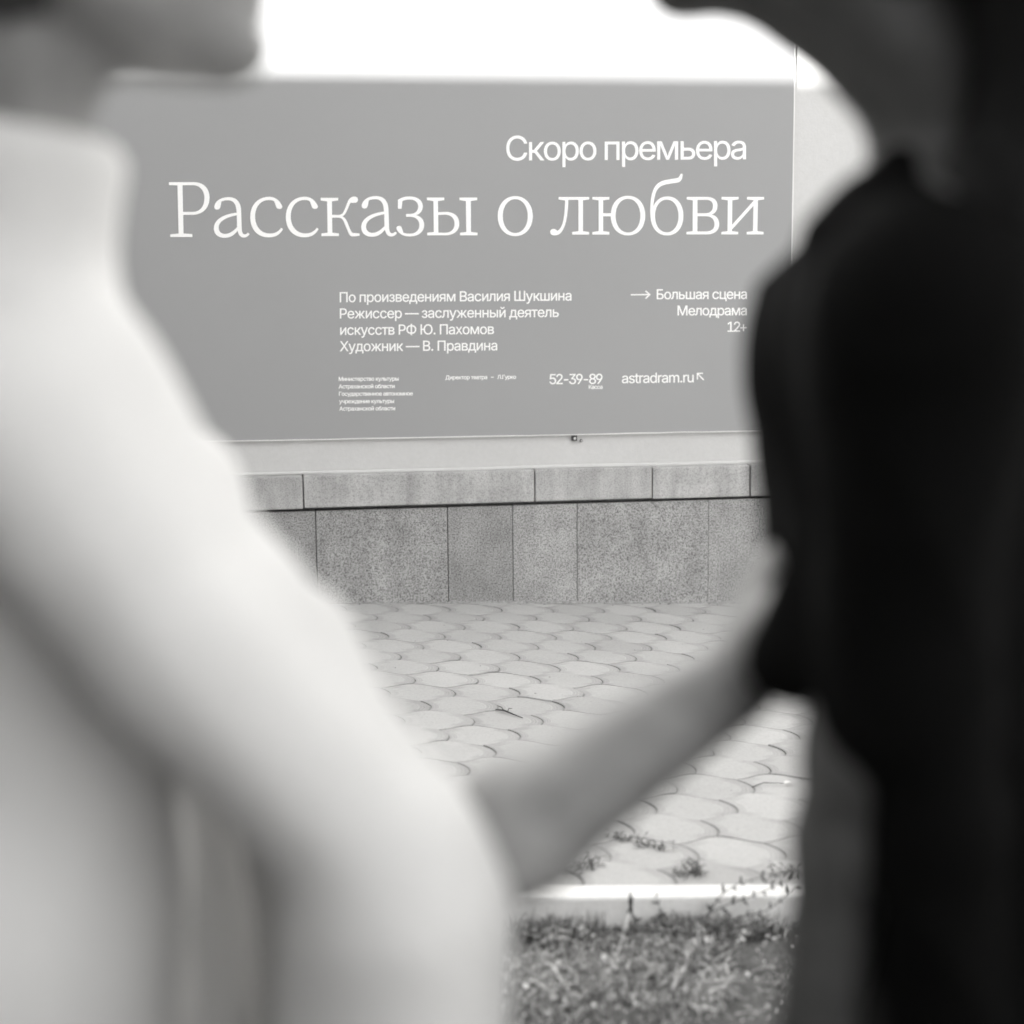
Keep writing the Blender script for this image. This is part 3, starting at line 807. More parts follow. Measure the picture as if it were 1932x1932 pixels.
# headline: light slab-serif letters drawn as outlines
HL = {
 'Р': ('c1', "M62,125 L360,125 C480,125 548,200 548,310 C548,440 460,516 340,516 L230,516 L234,745 L340,752 L340,783 L78,783 L78,754 L178,745 L165,160 L62,156 Z M222,158 L228,484 L340,484 C440,484 490,420 490,310 C490,220 430,158 350,158 Z"),
 'а': ('c1', "M640,452 C615,452 605,430 612,405 C630,340 700,306 780,306 C880,306 930,370 930,480 L936,680 C938,730 950,755 975,755 C990,755 1000,748 1012,735 L1031,750 C1015,775 990,790 965,790 C925,790 900,760 890,703 C850,760 800,793 730,793 C650,793 604,745 604,680 C604,590 690,515 880,492 L878,470 C872,385 840,340 775,340 C740,340 712,345 692,356 L682,410 C676,440 665,452 640,452 Z M882,520 C740,545 658,600 658,670 C658,720 690,750 735,750 C790,750 840,715 884,668 Z"),
 'с': ('c1', "M1268,302 C1340,302 1390,340 1422,405 C1432,428 1420,444 1395,444 C1375,444 1362,436 1356,418 L1332,352 C1315,342 1295,337 1265,337 C1165,337 1098,420 1098,535 C1098,660 1170,745 1275,745 C1340,745 1380,725 1415,677 L1434,690 C1400,755 1345,788 1262,788 C1130,788 1043,690 1043,545 C1043,400 1135,302 1268,302 Z"),
 'к': ('c2', "M58,314 L266,314 L266,342 L190,353 L192,520 L262,520 C300,520 320,510 335,480 C360,430 370,395 385,360 C400,320 430,299 465,299 C490,299 504,312 504,336 C504,358 490,370 468,370 L415,370 C400,395 390,430 370,470 C355,505 340,525 312,535 C345,550 365,570 390,640 C410,695 425,725 442,738 L524,744 L524,768 C490,774 460,776 440,776 C420,776 408,765 395,735 C375,690 355,640 340,605 C325,565 305,550 262,550 L192,550 L196,735 L274,744 L274,772 L68,772 L68,744 L142,735 L136,353 L58,342 Z"),
 'з': ('c2', "M992,442 L992,337 C1030,310 1080,298 1130,298 C1225,298 1287,345 1287,415 C1287,470 1255,508 1200,522 C1270,535 1304,580 1304,640 C1304,725 1230,777 1130,777 C1060,777 1005,750 975,690 C968,670 980,653 1005,653 C1020,653 1030,662 1035,680 L1055,735 C1075,743 1100,747 1135,747 C1205,747 1250,705 1250,642 C1250,580 1205,539 1140,539 L1090,539 L1090,508 L1140,508 C1200,508 1236,470 1236,415 C1236,365 1195,331 1135,331 C1100,331 1065,337 1042,350 L1030,442 Z"),
 'ы': ('c2', "M1342,311 L1546,311 L1546,338 L1470,349 L1472,488 L1545,484 C1660,478 1728,530 1728,625 C1728,710 1660,763 1560,763 L1346,763 L1346,735 L1424,727 L1420,349 L1342,338 Z M1473,517 L1476,735 L1560,735 C1635,735 1675,690 1675,625 C1675,555 1630,512 1550,514 Z M1735,311 L1944,311 L1944,338 L1867,349 L1869,727 L1948,735 L1948,763 L1742,763 L1742,735 L1816,727 L1812,349 L1735,338 Z"),
 'о': ('c3', "E120,538,342,821 F176,482,375,787"),
 'л': ('c3', "M855,353 L1219,353 L1219,378 L1144,388 L1144,765 L1219,775 L1219,802 L1019,802 L1019,775 L1094,765 L1094,382 L968,382 C965,480 955,600 930,680 C905,760 870,812 805,812 C770,812 753,795 753,770 C753,750 770,738 792,738 C812,738 825,748 836,763 C870,745 890,710 905,660 C925,580 932,480 934,390 L855,378 Z"),
 'ю': ('c3', "M1262,353 L1463,353 L1463,378 L1388,388 L1388,549 L1486,549 C1493,420 1575,338 1690,338 C1810,338 1896,430 1896,575 C1896,720 1810,812 1690,812 C1570,812 1490,725 1484,581 L1388,581 L1388,765 L1463,775 L1463,802 L1262,802 L1262,775 L1338,765 L1338,388 L1262,378 Z F1538,1842,370,782"),
 'б': ('c4', "M640,70 L658,76 C655,110 650,135 635,152 C625,165 610,172 590,175 L480,192 C400,205 355,230 330,310 C315,360 305,430 302,480 C335,390 395,346 480,346 C590,346 666,440 666,575 C666,720 590,812 470,812 C345,812 270,710 270,540 C270,400 285,300 320,240 C350,185 400,155 470,145 L590,124 C605,121 614,117 618,108 Z F324,612,380,780"),
 'в': ('c4', "M712,352 L950,352 C1030,352 1078,392 1078,455 C1078,515 1045,550 1000,565 C1065,575 1098,615 1098,680 C1098,755 1040,800 945,800 L708,800 L708,774 L783,765 L785,388 L712,378 Z M836,382 L836,551 L940,549 C995,548 1028,515 1028,460 C1028,410 1000,382 945,382 Z M836,580 L835,769 L935,769 C1005,769 1046,740 1046,680 C1046,615 1005,578 935,580 Z"),
 'и': ('c4', "M1131,352 L1333,352 L1333,376 L1257,388 L1255,690 L1525,388 L1440,378 L1440,352 L1640,352 L1640,378 L1565,388 L1560,765 L1634,774 L1634,800 L1435,800 L1435,774 L1511,765 L1516,453 L1250,745 L1252,765 L1328,774 L1328,800 L1129,800 L1129,774 L1203,765 L1208,388 L1131,376 Z"),
}
ORG = {'c1': (410, 430), 'c2': (790, 430), 'c3': (1220, 420), 'c4': (1570, 420)}


def outline(ch, dx=0.0, dy=0.0, frame=None):
    fr, path = HL[ch]
    ox, oy = ORG[frame or fr]
    polys, cur = [], []
    tok = path.split()
    i = 0
    def num(s): return np.array([float(q) for q in s.split(',')])
    while i < len(tok):
        k = tok[i]
        if k[0] in 'EF':
            x0, x1, y0, y1 = [float(q) for q in k[1:].split(',')]
            polys.append([((x0 + x1) / 2 + (x1 - x0) / 2 * math.copysign(abs(math.cos(a)) ** .95, math.cos(a)), (y0 + y1) / 2 + (y1 - y0) / 2 * math.copysign(abs(math.sin(a)) ** .95, math.sin(a)))
                          for a in np.linspace(0, 2 * math.pi, 48, endpoint=False)][::1 if k[0] == 'E' else -1])
        elif k[0] == 'M': cur = [num(k[1:])]
        elif k[0] == 'L': cur.append(num(k[1:]))
        elif k[0] == 'C':
            p0, p1, p2, p3 = cur[-1], num(k[1:]), num(tok[i + 1]), num(tok[i + 2])
            i += 2
            for q in np.linspace(0, 1, 11)[1:]:
                cur.append(p0 * (1 - q) ** 3 + 3 * p1 * q * (1 - q) ** 2 + 3 * p2 * q * q * (1 - q) + p3 * q ** 3)
        elif k[0] == 'Z':
            polys.append([tuple(q) for q in cur])
        i += 1
    return [[src(ox + (x + dx) / 4.83, oy + (y + dy) / 4.83) for x, y in P_] for P_ in polys]


P = outline('Р') + outline('а') + outline('с') + outline('с', 430, -1) + outline('к') + outline('а', -56, -13, 'c2')
P += outline('з') + outline('ы') + outline('о') + outline('л') + outline('ю') + outline('б') + outline('в') + outline('и')
filled('headline_lettering', P, .0008)

# fixing clip and screw under the lower edge
s, z = on_wall(1084.5, 827, D_BAN)
p = ban(s, z, D_BAN - .012)
MB().box(p.x - .011, p.x + .011, p.y - .008, p.y + .02, p.z - .011, p.z + .012, .003).build('clip', M_CLIP, banner)
MB().tube([(p.x + .001, p.y - .0115, p.z - .001), (p.x + .001, p.y - .008, p.z - .001)], [.005, .006], 10).build('clip_screw', M_SCREW, banner)
s, z = on_wall(1096.5, 831.5, D_PLA)
q = W0 + E_S * s + E_N * D_PLA + Vector((0, 0, z))
scr = empty('wall_screw', q, PSI)
tag(scr, 'small screw in the plaster just below the lower edge of the grey banner', 'screw')
MB().tube([(0, .004, 0), (0, -.004, 0)], [.0065, .0065], 12).build('plug', M_CLIP, scr)
MB().tube([(0, -.003, 0), (0, -.007, 0), (0, -.0085, 0)], [.0042, .0042, .0025], 12, True).build('screw_head', M_SCREW, scr, True)

# ------------------------------------------------------------------ the building across the lawn, behind the viewer, whose shade lies over the scene
zs = on_wall(1300, 151, D_BAN)[1]
BY = -2.5
dist = (W0 - Vector((0, BY, 0))).dot(-E_N)
top = zs + dist * math.tan(SUN_EL) / math.cos(SUN_AZ - PSI) + .048
opp = empty('opposite_building', (0, BY, 0), PSI)       # parallel to the wall
tag(opp, 'dark apartment building across the lawn that throws its shade over the pavement', 'building')
BL, BR = -26.0, .6
MB().box(BL, BR, -9, 0, -1.2, top).build('wall', M_FACADE, opp)
MB().box(-13.0, -8.6, .002, 7.6, -1.2, top - .5).build('added_shade_wing', M_FACADE, opp)  # unseen wing, added to cut the light coming from the left
for fl in range(3):
    zc = 1.9 + fl * 2.6
    if zc + 1.2 > top: break
    for k in range(9):
        xc = BL + 1.2 + k * 3.1
        if -13.8 < xc < -7.8: continue
        w_ = MB()
        w_.box(xc - .7, xc + .7, .002, .05, zc - .75, zc - .68); w_.box(xc - .7, xc + .7, .002, .05, zc + .68, zc + .75)
        w_.box(xc - .7, xc - .63, .002, .05, zc - .68, zc + .68); w_.box(xc + .63, xc + .7, .002, .05, zc - .68, zc + .68); w_.box(xc - .03, xc + .03, .002, .05, zc - .68, zc + .68)
        fo = w_.build('window', M_FRAME, opp)
        MB().box(xc - .63, xc + .63, .004, .02, zc - .68, zc + .68).build('pane', M_GLASS, fo)

# ------------------------------------------------------------------ signed distance modelling for bodies and clothes
class Field:
    def __init__(self, lo, hi, h):
        self.lo = np.array(lo, float); self.h = h
        self.n = np.ceil((np.array(hi, float) - self.lo) / h).astype(int) + 1
        self.f = np.full(self.n, 0.2, np.float32)

    def _sub(self, blo, bhi):
        a = np.maximum(0, np.floor((blo - self.lo) / self.h).astype(int))
        b = np.minimum(self.n, np.ceil((bhi - self.lo) / self.h).astype(int) + 1)
        if (b <= a).any(): return None
        ax = [self.lo[i] + self.h * np.arange(a[i], b[i], dtype=np.float32) for i in range(3)]
        X, Y, Z = np.meshgrid(*ax, indexing='ij', sparse=True)
        return tuple(slice(a[i], b[i]) for i in range(3)), X, Y, Z

    def _join(self, sl, d, k):
        f = self.f[sl]
        d = d.astype(np.float32)
        if k <= 0:
            self.f[sl] = np.minimum(f, d)
        else:
            hh = np.maximum(k - np.abs(f - d), 0) / k
            self.f[sl] = np.minimum(f, d) - hh * hh * k * .25

    def cap(self, a, b, ra, rb=None, k=.02, flat=None):
        """tapered capsule; flat = (axis, factor) squashes it along an axis through its middle"""
        rb = ra if rb is None else rb
        a = np.array(a, float); b = np.array(b, float)
        m = max(ra, rb) + k + .05
        r = self._sub(np.minimum(a, b) - m, np.maximum(a, b) + m)
        if r is None: return self
        sl, X, Y, Z = r
        ab = b - a; L2 = float(ab @ ab) + 1e-12
        t = np.clip(((X - a[0]) * ab[0] + (Y - a[1]) * ab[1] + (Z - a[2]) * ab[2]) / L2, 0, 1)
        dx = X - (a[0] + t * ab[0]); dy = Y - (a[1] + t * ab[1]); dz = Z - (a[2] + t * ab[2])
        if flat is not None:
            ax, fc = flat
            q = dx * ax[0] + dy * ax[1] + dz * ax[2]
            e = q * (1 / fc - 1)
            d = np.sqrt((dx + e * ax[0]) ** 2 + (dy + e * ax[1]) ** 2 + (dz + e * ax[2]) ** 2) - (ra + (rb - ra) * t)
            d = d * (.5 + .5 * fc)
        else:
            d = np.sqrt(dx * dx + dy * dy + dz * dz) - (ra + (rb - ra) * t)
        self._join(sl, d, k)
        return self

    def ell(self, c, rad, M=None, k=.02, cut=False):
        """ellipsoid; columns of M are its axes; cut subtracts it"""
        c = np.array(c, float); rad = np.array(rad, float)
        m = rad.max() + k + .05
        r = self._sub(c - m, c + m)
        if r is None: return self
        sl, X, Y, Z = r
        dx, dy, dz = X - c[0], Y - c[1], Z - c[2]
        M = np.eye(3) if M is None else np.array(M, float)
        q = [dx * M[0, i] + dy * M[1, i] + dz * M[2, i] for i in range(3)]
        k0 = np.sqrt(sum((q[i] / rad[i]) ** 2 for i in range(3)))
        k1 = np.sqrt(sum((q[i] / rad[i] ** 2) ** 2 for i in range(3))) + 1e-9
        d = k0 * (k0 - 1) / k1
        if cut:
            f = self.f[sl]; d = -d.astype(np.float32)
            hh = np.maximum(k - np.abs(f - d), 0) / max(k, 1e-6)
            self.f[sl] = np.maximum(f, d) + hh * hh * k * .25
        else:
            self._join(sl, d, k)
        return self

    def plane(self, p, nrm, k=.008):
        """keep the side the normal points away from"""
        nrm = np.array(nrm, float); nrm /= np.linalg.norm(nrm); p = np.array(p, float)
        ax = [self.lo[i] + self.h * np.arange(self.n[i], dtype=np.float32) for i in range(3)]
        X, Y, Z = np.meshgrid(*ax, indexing='ij', sparse=True)
        d = ((X - p[0]) * nrm[0] + (Y - p[1]) * nrm[1] + (Z - p[2]) * nrm[2]).astype(np.float32)
        hh = np.maximum(k - np.abs(self.f - d), 0) / k
        self.f = np.maximum(self.f, d) + hh * hh * k * .25
        return self

    def mesh(self, name, mat, parent=None, smooth=2, folds=None):
        f = self.f; h = self.h
        neg = f < 0
        nx, ny, nz = f.shape
        C = [(slice(i, nx - 1 + i), slice(j, ny - 1 + j), slice(k, nz - 1 + k)) for i in (0, 1) for j in (0, 1) for k in (0, 1)]
        cnt = sum(neg[c].astype(np.int8) for c in C)
        cell = (cnt > 0) & (cnt < 8)
        idx = np.full(cell.shape, -1, np.int64)
        I = np.argwhere(cell)
        idx[cell] = np.arange(len(I))
        acc = np.zeros((len(I), 3)); num = np.zeros(len(I))
        for axis in range(3):
            o1, o2 = [a for a in range(3) if a != axis]
            for p in (0, 1):
                for q in (0, 1):
                    A = I.copy(); A[:, o1] += p; A[:, o2] += q
                    B = A.copy(); B[:, axis] += 1
                    fa = f[tuple(A.T)]; fb = f[tuple(B.T)]
                    cr = (fa < 0) != (fb < 0)
                    tt = fa[cr] / (fa[cr] - fb[cr])
                    P = A[cr].astype(float); P[:, axis] += tt
                    acc[cr] += P; num[cr] += 1
        V = acc / num[:, None]
        Q = []
        for axis in range(3):
            o1, o2 = [(1, 2), (2, 0), (0, 1)][axis]
            sa = [slice(None)] * 3; sb = [slice(None)] * 3
            sa[axis] = slice(0, -1); sb[axis] = slice(1, None)
            A = neg[tuple(sa)]; B = neg[tuple(sb)]
            E = np.argwhere(A != B)
            ok = (E[:, o1] > 0) & (E[:, o2] > 0) & (E[:, o1] < f.shape[o1] - 1) & (E[:, o2] < f.shape[o2] - 1)
            E = E[ok]
            flip = A[tuple(E.T)]
            def cidx(d1, d2):
                T = E.copy(); T[:, o1] -= d1; T[:, o2] -= d2
                return idx[tuple(T.T)]
            q = np.stack([cidx(1, 1), cidx(0, 1), cidx(0, 0), cidx(1, 0)], 1)
            q[~flip] = q[~flip][:, ::-1]
            Q.append(q)
        Q = np.concatenate(Q)
        V = self.lo + V * h
        e = np.concatenate([Q[:, [0, 1]], Q[:, [1, 2]], Q[:, [2, 3]], Q[:, [3, 0]]])
        for _ in range(smooth):
            S = np.zeros_like(V); N = np.zeros(len(V))
            np.add.at(S, e[:, 0], V[e[:, 1]]); np.add.at(N, e[:, 0], 1)
            np.add.at(S, e[:, 1], V[e[:, 0]]); np.add.at(N, e[:, 1], 1)
            V = V * .5 + .5 * S / N[:, None]
        if folds is not None:
            fn = np.cross(V[Q[:, 2]] - V[Q[:, 0]], V[Q[:, 3]] - V[Q[:, 1]])
            VN = np.zeros_like(V)
            for i in range(4): np.add.at(VN, Q[:, i], fn)
            VN /= np.linalg.norm(VN, axis=1)[:, None] + 1e-12
            V = V + VN * folds(V)[:, None]
        return quads_ob(name, V, Q, mat, parent, True)


def wave_folds(seed, amp, dirs):
    r = np.random.default_rng(seed)
    W = [(np.array(d, float), r.uniform(0, 6.28), a) for d, a in dirs]

    def fn(V):
        wob = np.sin(V @ np.array([9., 5., 7.]) + seed) * .6 + np.sin(V @ np.array([-5., 11., 6.]) + 2 * seed) * .5
        s = 0
        for d, ph, a in W:
            q = np.sin(V @ d + ph + wob)
            s = s + a * (1 - np.abs(q)) ** 2
        return amp * s
    return fn


def skin_mat(name, g, mark=None):
    t = NT(name, .5, .4)
    c = t.math('MULTIPLY', t.math('MULTIPLY', t.ramp(t.noise(22, 3, .6), (.32, .7), (.66, 1.0)), t.ramp(t.noise(60, 3, .6), (.3, .93), (.7, 1.0))), val(t, g * 1.08))
    if mark is not None:
        p, rad = mark
        sub = t.t.nodes.new('ShaderNodeVectorMath'); sub.operation = 'DISTANCE'
        t.link(t.obj, sub.inputs[0]); sub.inputs[1].default_value = p
        m = t.ramp(t.math('DIVIDE', sub.outputs['Value'], rad), (.55, 1.0), (1.0, 0.0))
        ink = t.math('MULTIPLY', m, t.ramp(t.noise(70, 3, .6), (.42, 0.0), (.52, .62)))
        c = t.math('MULTIPLY', c, t.math('SUBTRACT', 1.0, ink))
    t.color(c)
    t.b.inputs['Subsurface Weight'].default_value = .08
    t.b.inputs['Subsurface Radius'].default_value = (.01, .01, .01)
    t.bump(t.noise(400, 3), .08, .0008)
    return t.m


def cloth_mat(name, g, rough=.9):
    t = NT(name, rough, .12)
    c = t.math('MULTIPLY', t.ramp(t.noise(5, 4), (.3, .95), (.7, 1.0)), val(t, g))
    t.color(c)
    t.b.inputs['Specular IOR Level'].default_value = .05 if g < .1 else .2
    t.bump(t.noise(700, 2), .15, .0006)
    return t.m


M_HAIR_D = simple_mat('dark_hair', .009, .6, .12, .3, 60)
M_HAIR_B = simple_mat('brown_hair', .05, .55, .4, .3, 60)
M_WHITE = cloth_mat('white_cotton', .74)
M_BLACK = cloth_mat('black_cotton', .004)
M_PALE = cloth_mat('pale_linen', .5)
M_BLKTR = cloth_mat('black_twill', .014)
M_SHOE_W = simple_mat('white_shoe', .7, .6, .3, .1, 20)
M_SHOE_B = simple_mat('black_shoe', .02, .5, .4, .2, 20)
M_EYE = simple_mat('eye', .6, .15, .6, .1, 3)
M_IRIS = simple_mat('iris', .03, .15, .6, .1, 3)


def head_frame(fwd, pitch):
    f = Vector((fwd[0], fwd[1], 0)).normalized()
    up = Vector((0, 0, 1))
    r = f.cross(up)
    f2 = f * math.cos(pitch) + up * math.sin(pitch)
    u2 = r.cross(f2)
    return f2, r, u2


def add_head(F_, C, fr, lean=0.0):
    f, r, u = fr
    C = Vector(C)
    M = np.array([[f[i], r[i], u[i]] for i in range(3)])
    P = lambda a, b, c: C + f * a + r * b + u * c
    F_.ell(P(-.012, 0, .03), (.1, .077, .088), M, .02)
    F_.ell(P(.03, 0, -.03), (.06, .06, .085), M, .02)
    for sg in (-1, 1):
        F_.cap(P(-.012, .05 * sg, -.062), P(.066, .014 * sg, -.098), .02, .017, .025)
        F_.cap(P(.08, .018 * sg, .018), P(.066, .05 * sg, .014), .011, .009, .015)
        F_.ell(P(.066, .038 * sg, -.03), (.022, .02, .018), M, .02)
        F_.ell(P(-.008, .077 * sg, -.012), (.017, .009, .031), M, .008)
        F_.ell(P(.095, .031 * sg, -.002), (.014, .017, .011), M, .008, cut=True)
        F_.ell(P(.078, .031 * sg, -.002), (.0125, .0125, .0125), M, .004)
    F_.ell(P(.074, 0, -.098), (.019, .021, .017), M, .02)
    F_.cap(P(.086, 0, .006), P(.108, 0, -.034), .008, .0115, .012)
    for sg in (-1, 1): F_.ell(P(.098, .012 * sg, -.038), (.01, .008, .008), M, .006)
    F_.ell(P(.087, 0, -.059), (.011, .023, .0075), M, .006)
    F_.ell(P(.086, 0, -.072), (.011, .02, .0075), M, .006)
    F_.ell(P(.101, 0, -.0655), (.01, .02, .0018), M, .003, cut=True)


def add_hand(F_, w, d, n, thumb, curl=.35, size=1.0):
    """w wrist, d towards the fingers, n the palm's normal, thumb the side the thumb leaves"""
    w = Vector(w); d = Vector(d).normalized()
    n = (Vector(n) - d * d.dot(Vector(n))).normalized()
    t = (Vector(thumb) - d * d.dot(Vector(thumb))); t = (t - n * n.dot(t)).normalized()
    s = size
    F_.cap(w, w + d * .03 * s, .026 * s, .026 * s, .015, (n, .75))
    for q in (-.028, -.0095, .0095, .028):
        F_.cap(w + d * .028 * s + t * q * .7 * s, w + d * .088 * s + t * q * s, .0155 * s, .0125 * s, .012, (n, .85))
    for q, L, rr in ((-.031, .058, .0078), (-.0105, .073, .0086), (.0105, .08, .0088), (.031, .071, .0088)):
        a = w + d * .09 * s + t * q * s
        ang = 0.0; p = a
        dd = d + t * q * 1.6
        for seg, ln in enumerate((.45, .32, .23)):
            ang += curl * (.6 + .5 * seg)
            v = (dd * math.cos(ang) + n * math.sin(ang)).normalized()
            e_ = p + v * L * ln * s
            F_.cap(p, e_, rr * s * (1 - .07 * seg), rr * s * (.93 - .07 * seg), .003)
            p = e_
    a = w + d * .022 * s + t * .026 * s
    v1 = (d * .75 + t * .65 + n * .25).normalized(); v2 = (d * .92 + t * .25 + n * .35).normalized()
    b = a + v1 * .042 * s; c = b + v2 * .032 * s; e_ = c + (v2 + n * .2).normalized() * .024 * s
    F_.cap(a, b, .014 * s, .0115 * s, .012); F_.cap(b, c, .0108 * s, .0095 * s, .004); F_.cap(c, e_, .0095 * s, .008 * s, .003)


def shoe(name, ankle, fwd, ground_z, mat, sole, parent):
    f = Vector((fwd[0], fwd[1], 0)).normalized()
    a = Vector(ankle); b = Vector((a.x, a.y, ground_z))
    lo = np.array(b) - .3; hi = np.array(b) + .3
    S = Field(lo, hi, .006)
    S.cap(b - f * .05 + Vector((0, 0, .035)), b + f * .12 + Vector((0, 0, .03)), .04, .043, .02)
    S.cap(b + f * .1 + Vector((0, 0, .03)), b + f * .16 + Vector((0, 0, .026)), .042, .034, .02)
    S.cap(b - f * .03 + Vector((0, 0, .05)), b - f * .015 + Vector((0, 0, .1)), .042, .046, .02)
    S.plane(b + Vector((0, 0, .104)), (0, 0, 1)); S.plane(b + Vector((0, 0, .016)), (0, 0, -1))
    o = S.mesh(name, mat, parent)
    S2 = Field(lo, hi, .006)
    S2.cap(b - f * .05 + Vector((0, 0, .012)), b + f * .155 + Vector((0, 0, .012)), .046, .042, .02)
    S2.plane(b + Vector((0, 0, .019)), (0, 0, 1), .004); S2.plane(b + Vector((0, 0, .0)), (0, 0, -1), .004)
    S2.mesh('sole', sole, o)
    return o


def wr(ru, y):
    return ru * y / F


def eye_pair(C, fr, parent):
    f, r, u = fr
    for sg in (-1, 1):
        c = Vector(C) + f * .0795 + r * (.031 * sg) - u * .002
        m = MB()
        for lat in range(1, 8):
            pass
        import bmesh
        bm = bmesh.new(); bmesh.ops.create_uvsphere(bm, u_segments=16, v_segments=10, radius=.0118)
        bm.verts.index_update()
        m.v = [tuple(v.co + c) for v in bm.verts]; m.f = [tuple(v.index for v in q.verts) for q in bm.faces]
        bm.free()
        e_ = m.build('eye', M_EYE, parent, True)
        bm = bmesh.new(); bmesh.ops.create_uvsphere(bm, u_segments=12, v_segments=8, radius=.0058)
        bm.verts.index_update()
        m2 = MB(); m2.v = [tuple(v.co + c + f * .0072) for v in bm.verts]; m2.f = [tuple(v.index for v in q.verts) for q in bm.faces]
        bm.free()
        m2.build('iris', M_IRIS, e_, True)


# ------------------------------------------------------------------ the person in white, on the left, facing right
YA = 1.12
root_a = empty('person', (0, 0, 0))
tag(root_a, 'person in a loose white top reaching a bare tattooed forearm to the other', 'person', 'couple standing face to face')
fa = Vector((1, 0.06, 0)).normalized()
side_a = Vector((0, 1, 0))
fr_a = head_frame(fa, math.radians(2))
chin_a = at(462, 91, YA)
Ca = chin_a - fr_a[0] * .078 + fr_a[2] * .098
gza = gz(-.36) - LAWN_DROP + .004
n1 = at(30, 120, YA + .01); n0 = at(-30, 560, YA + .02)
shN = at(60, 790, 1.045); shF = at(60, 790, 1.29)
elN = at(784, 1694, 1.06); wrN = at(1388, 1284, 1.17)
elF = Vector((-.40, 1.33, shF.z - .29)); wrF = elF + Vector((.05, .0, -.24))
pel = Vector((-.375, YA + .03, .90))
hips = [pel + Vector((0, -.09, -.02)), pel + Vector((0, .09, -.02))]
kn = [Vector((-.355, YA - .07, .48)), Vector((-.385, YA + .14, .48))]
an = [Vector((-.385, YA - .08, gza + .09)), Vector((-.40, YA + .16, gza + .09))]
lo = (-.62, .75, gza - .02); hi = (.28, 1.5, Ca.z + .2)
B = Field(lo, hi, .0062)
B.cap(pel, pel + Vector((0, 0, .18)), .115, .105, .05, (Vector((1, 0, 0)), .8))
B.cap(hips[0], hips[1], .08, .08, .03)
chest_c = Vector((n0.x - .005, YA + .02, n0.z - .16))
B.cap(pel + Vector((0, 0, .18)), chest_c, .1, .115, .05)
for s_ in (-1, 1):
    B.cap(chest_c + Vector((0, .055 * s_, 0)), chest_c + Vector((0, .07 * s_, .07)), .09, .075, .05)
    B.ell(chest_c + Vector((.075, .065 * s_, 0)), (.05, .055, .055), None, .03)
B.cap(n0 + Vector((0, 0, -.03)), shN + Vector((0, .02, .0)), .05, .045, .05); B.cap(n0 + Vector((0, 0, -.03)), shF, .05, .045, .05)
B.cap(n0, n1, .056, .05, .03); B.cap(n1, Ca + Vector((-.02, 0, -.02)), .05, .055, .03)
add_head(B, Ca, fr_a)
B.cap(at(190, 97, YA), at(400, 98, YA), wr(46, YA), wr(42, YA), .02)
B.cap(shN, elN, .042, .03, .03)
mid = elN.lerp(wrN, .3)
B.cap(elN, mid, .034, .0455, .02); B.cap(mid, wrN, .0455, .031, .02)
hd = (at(1462, 1000, 1.24) - wrN).normalized()
add_hand(B, wrN, hd, (1, .25, 0), (-.3, -1, .2), .25, 1.05)
B.cap(shF, elF, .047, .038, .03); B.cap(elF, wrF, .038, .026, .02)
add_hand(B, wrF, (.1, 0, -1), (0, -1, 0), (1, 0, 0), .3, .95)
for i in (0, 1):
    B.cap(hips[i], kn[i], .078, .055, .04); B.cap(kn[i], kn[i].lerp(an[i], .35) + Vector((-.015, 0, 0)), .052, .054, .03)
    B.cap(kn[i].lerp(an[i], .35) + Vector((-.015, 0, 0)), an[i], .054, .034, .02)
    ft = an[i] + Vector((.13, 0, 0)); ft.z = gza + .035
    B.cap(an[i] + Vector((-.02, 0, -.045)), ft, .03, .026, .02)
M_SKIN_A = skin_mat('light_skin', .33, (tuple(at(1075, 1480, 1.03)), .05))
body_a = B.mesh('body', M_SKIN_A, root_a)
eye_pair(Ca, fr_a, body_a)
# hair: short, swept back
f_, r_, u_ = fr_a
Mh = np.array([[f_[i], r_[i], u_[i]] for i in range(3)])
Hf = Field(np.array(Ca) - .2, np.array(Ca) + .2, .006)
Hf.ell(Ca + f_ * -.022 + u_ * .038, (.104, .086, .094), Mh)
Hf.ell(Ca + f_ * -.06 + u_ * -.03, (.06, .075, .06), Mh, .03)
Hf.ell(Ca + f_ * .03 + u_ * .098, (.06, .06, .025), Mh, .03)
Hf.ell(Ca + f_ * .09 + u_ * -.02, (.085, .1, .085), Mh, .01, cut=True)
Hf.mesh('hair', M_HAIR_B, root_a, 1, wave_folds(3, .004, [((90, 140, 30), 1), ((60, -150, 60), .7)]))

# loose white top with a high collar and wide elbow-length sleeves
T = Field((-.66, .70, .60), (.06, 1.52, 1.52), .0062)
T.cap(at(-30, 700, YA), at(30, 300, YA), wr(228, YA), wr(196, YA), .03)                      # collar
T.cap(at(-40, 640, YA), at(60, 800, 1.06), .075, .085, .04)
T.cap(at(-40, 640, YA), at(60, 800, 1.22), .075, .08, .04)
T.cap(at(-60, 860, YA), at(-20, 1400, YA + .02), wr(330, YA), wr(275, YA), .04)                   # chest and back
T.cap(at(-60, 860, YA + .12), at(-40, 1450, YA + .13), .11, .11, .04)
T.cap(at(-20, 1400, YA + .01), at(0, 2050, YA - .0), wr(275, YA), wr(290, YA), .03)
T.cap(at(-80, 900, 1.08), at(10, 1500, 1.10), wr(250, 1.08), wr(258, 1.10), .07)
T.cap(at(10, 1500, 1.10), at(20, 1750, 1.085), wr(258, 1.10), wr(268, 1.085), .05)
T.cap(at(20, 1750, 1.085), at(20, 2080, 1.07), wr(268, 1.085), wr(285, 1.07), .05)
T.cap(pel + Vector((-.015, 0, -.14)), pel + Vector((-.02, 0, .2)), .132, .125, .04)
T.cap(hips[0] + Vector((-.005, 0, -.12)), hips[1] + Vector((-.005, 0, -.12)), .124, .124, .03)
T.cap(hips[0], hips[1], .122, .122, .03)
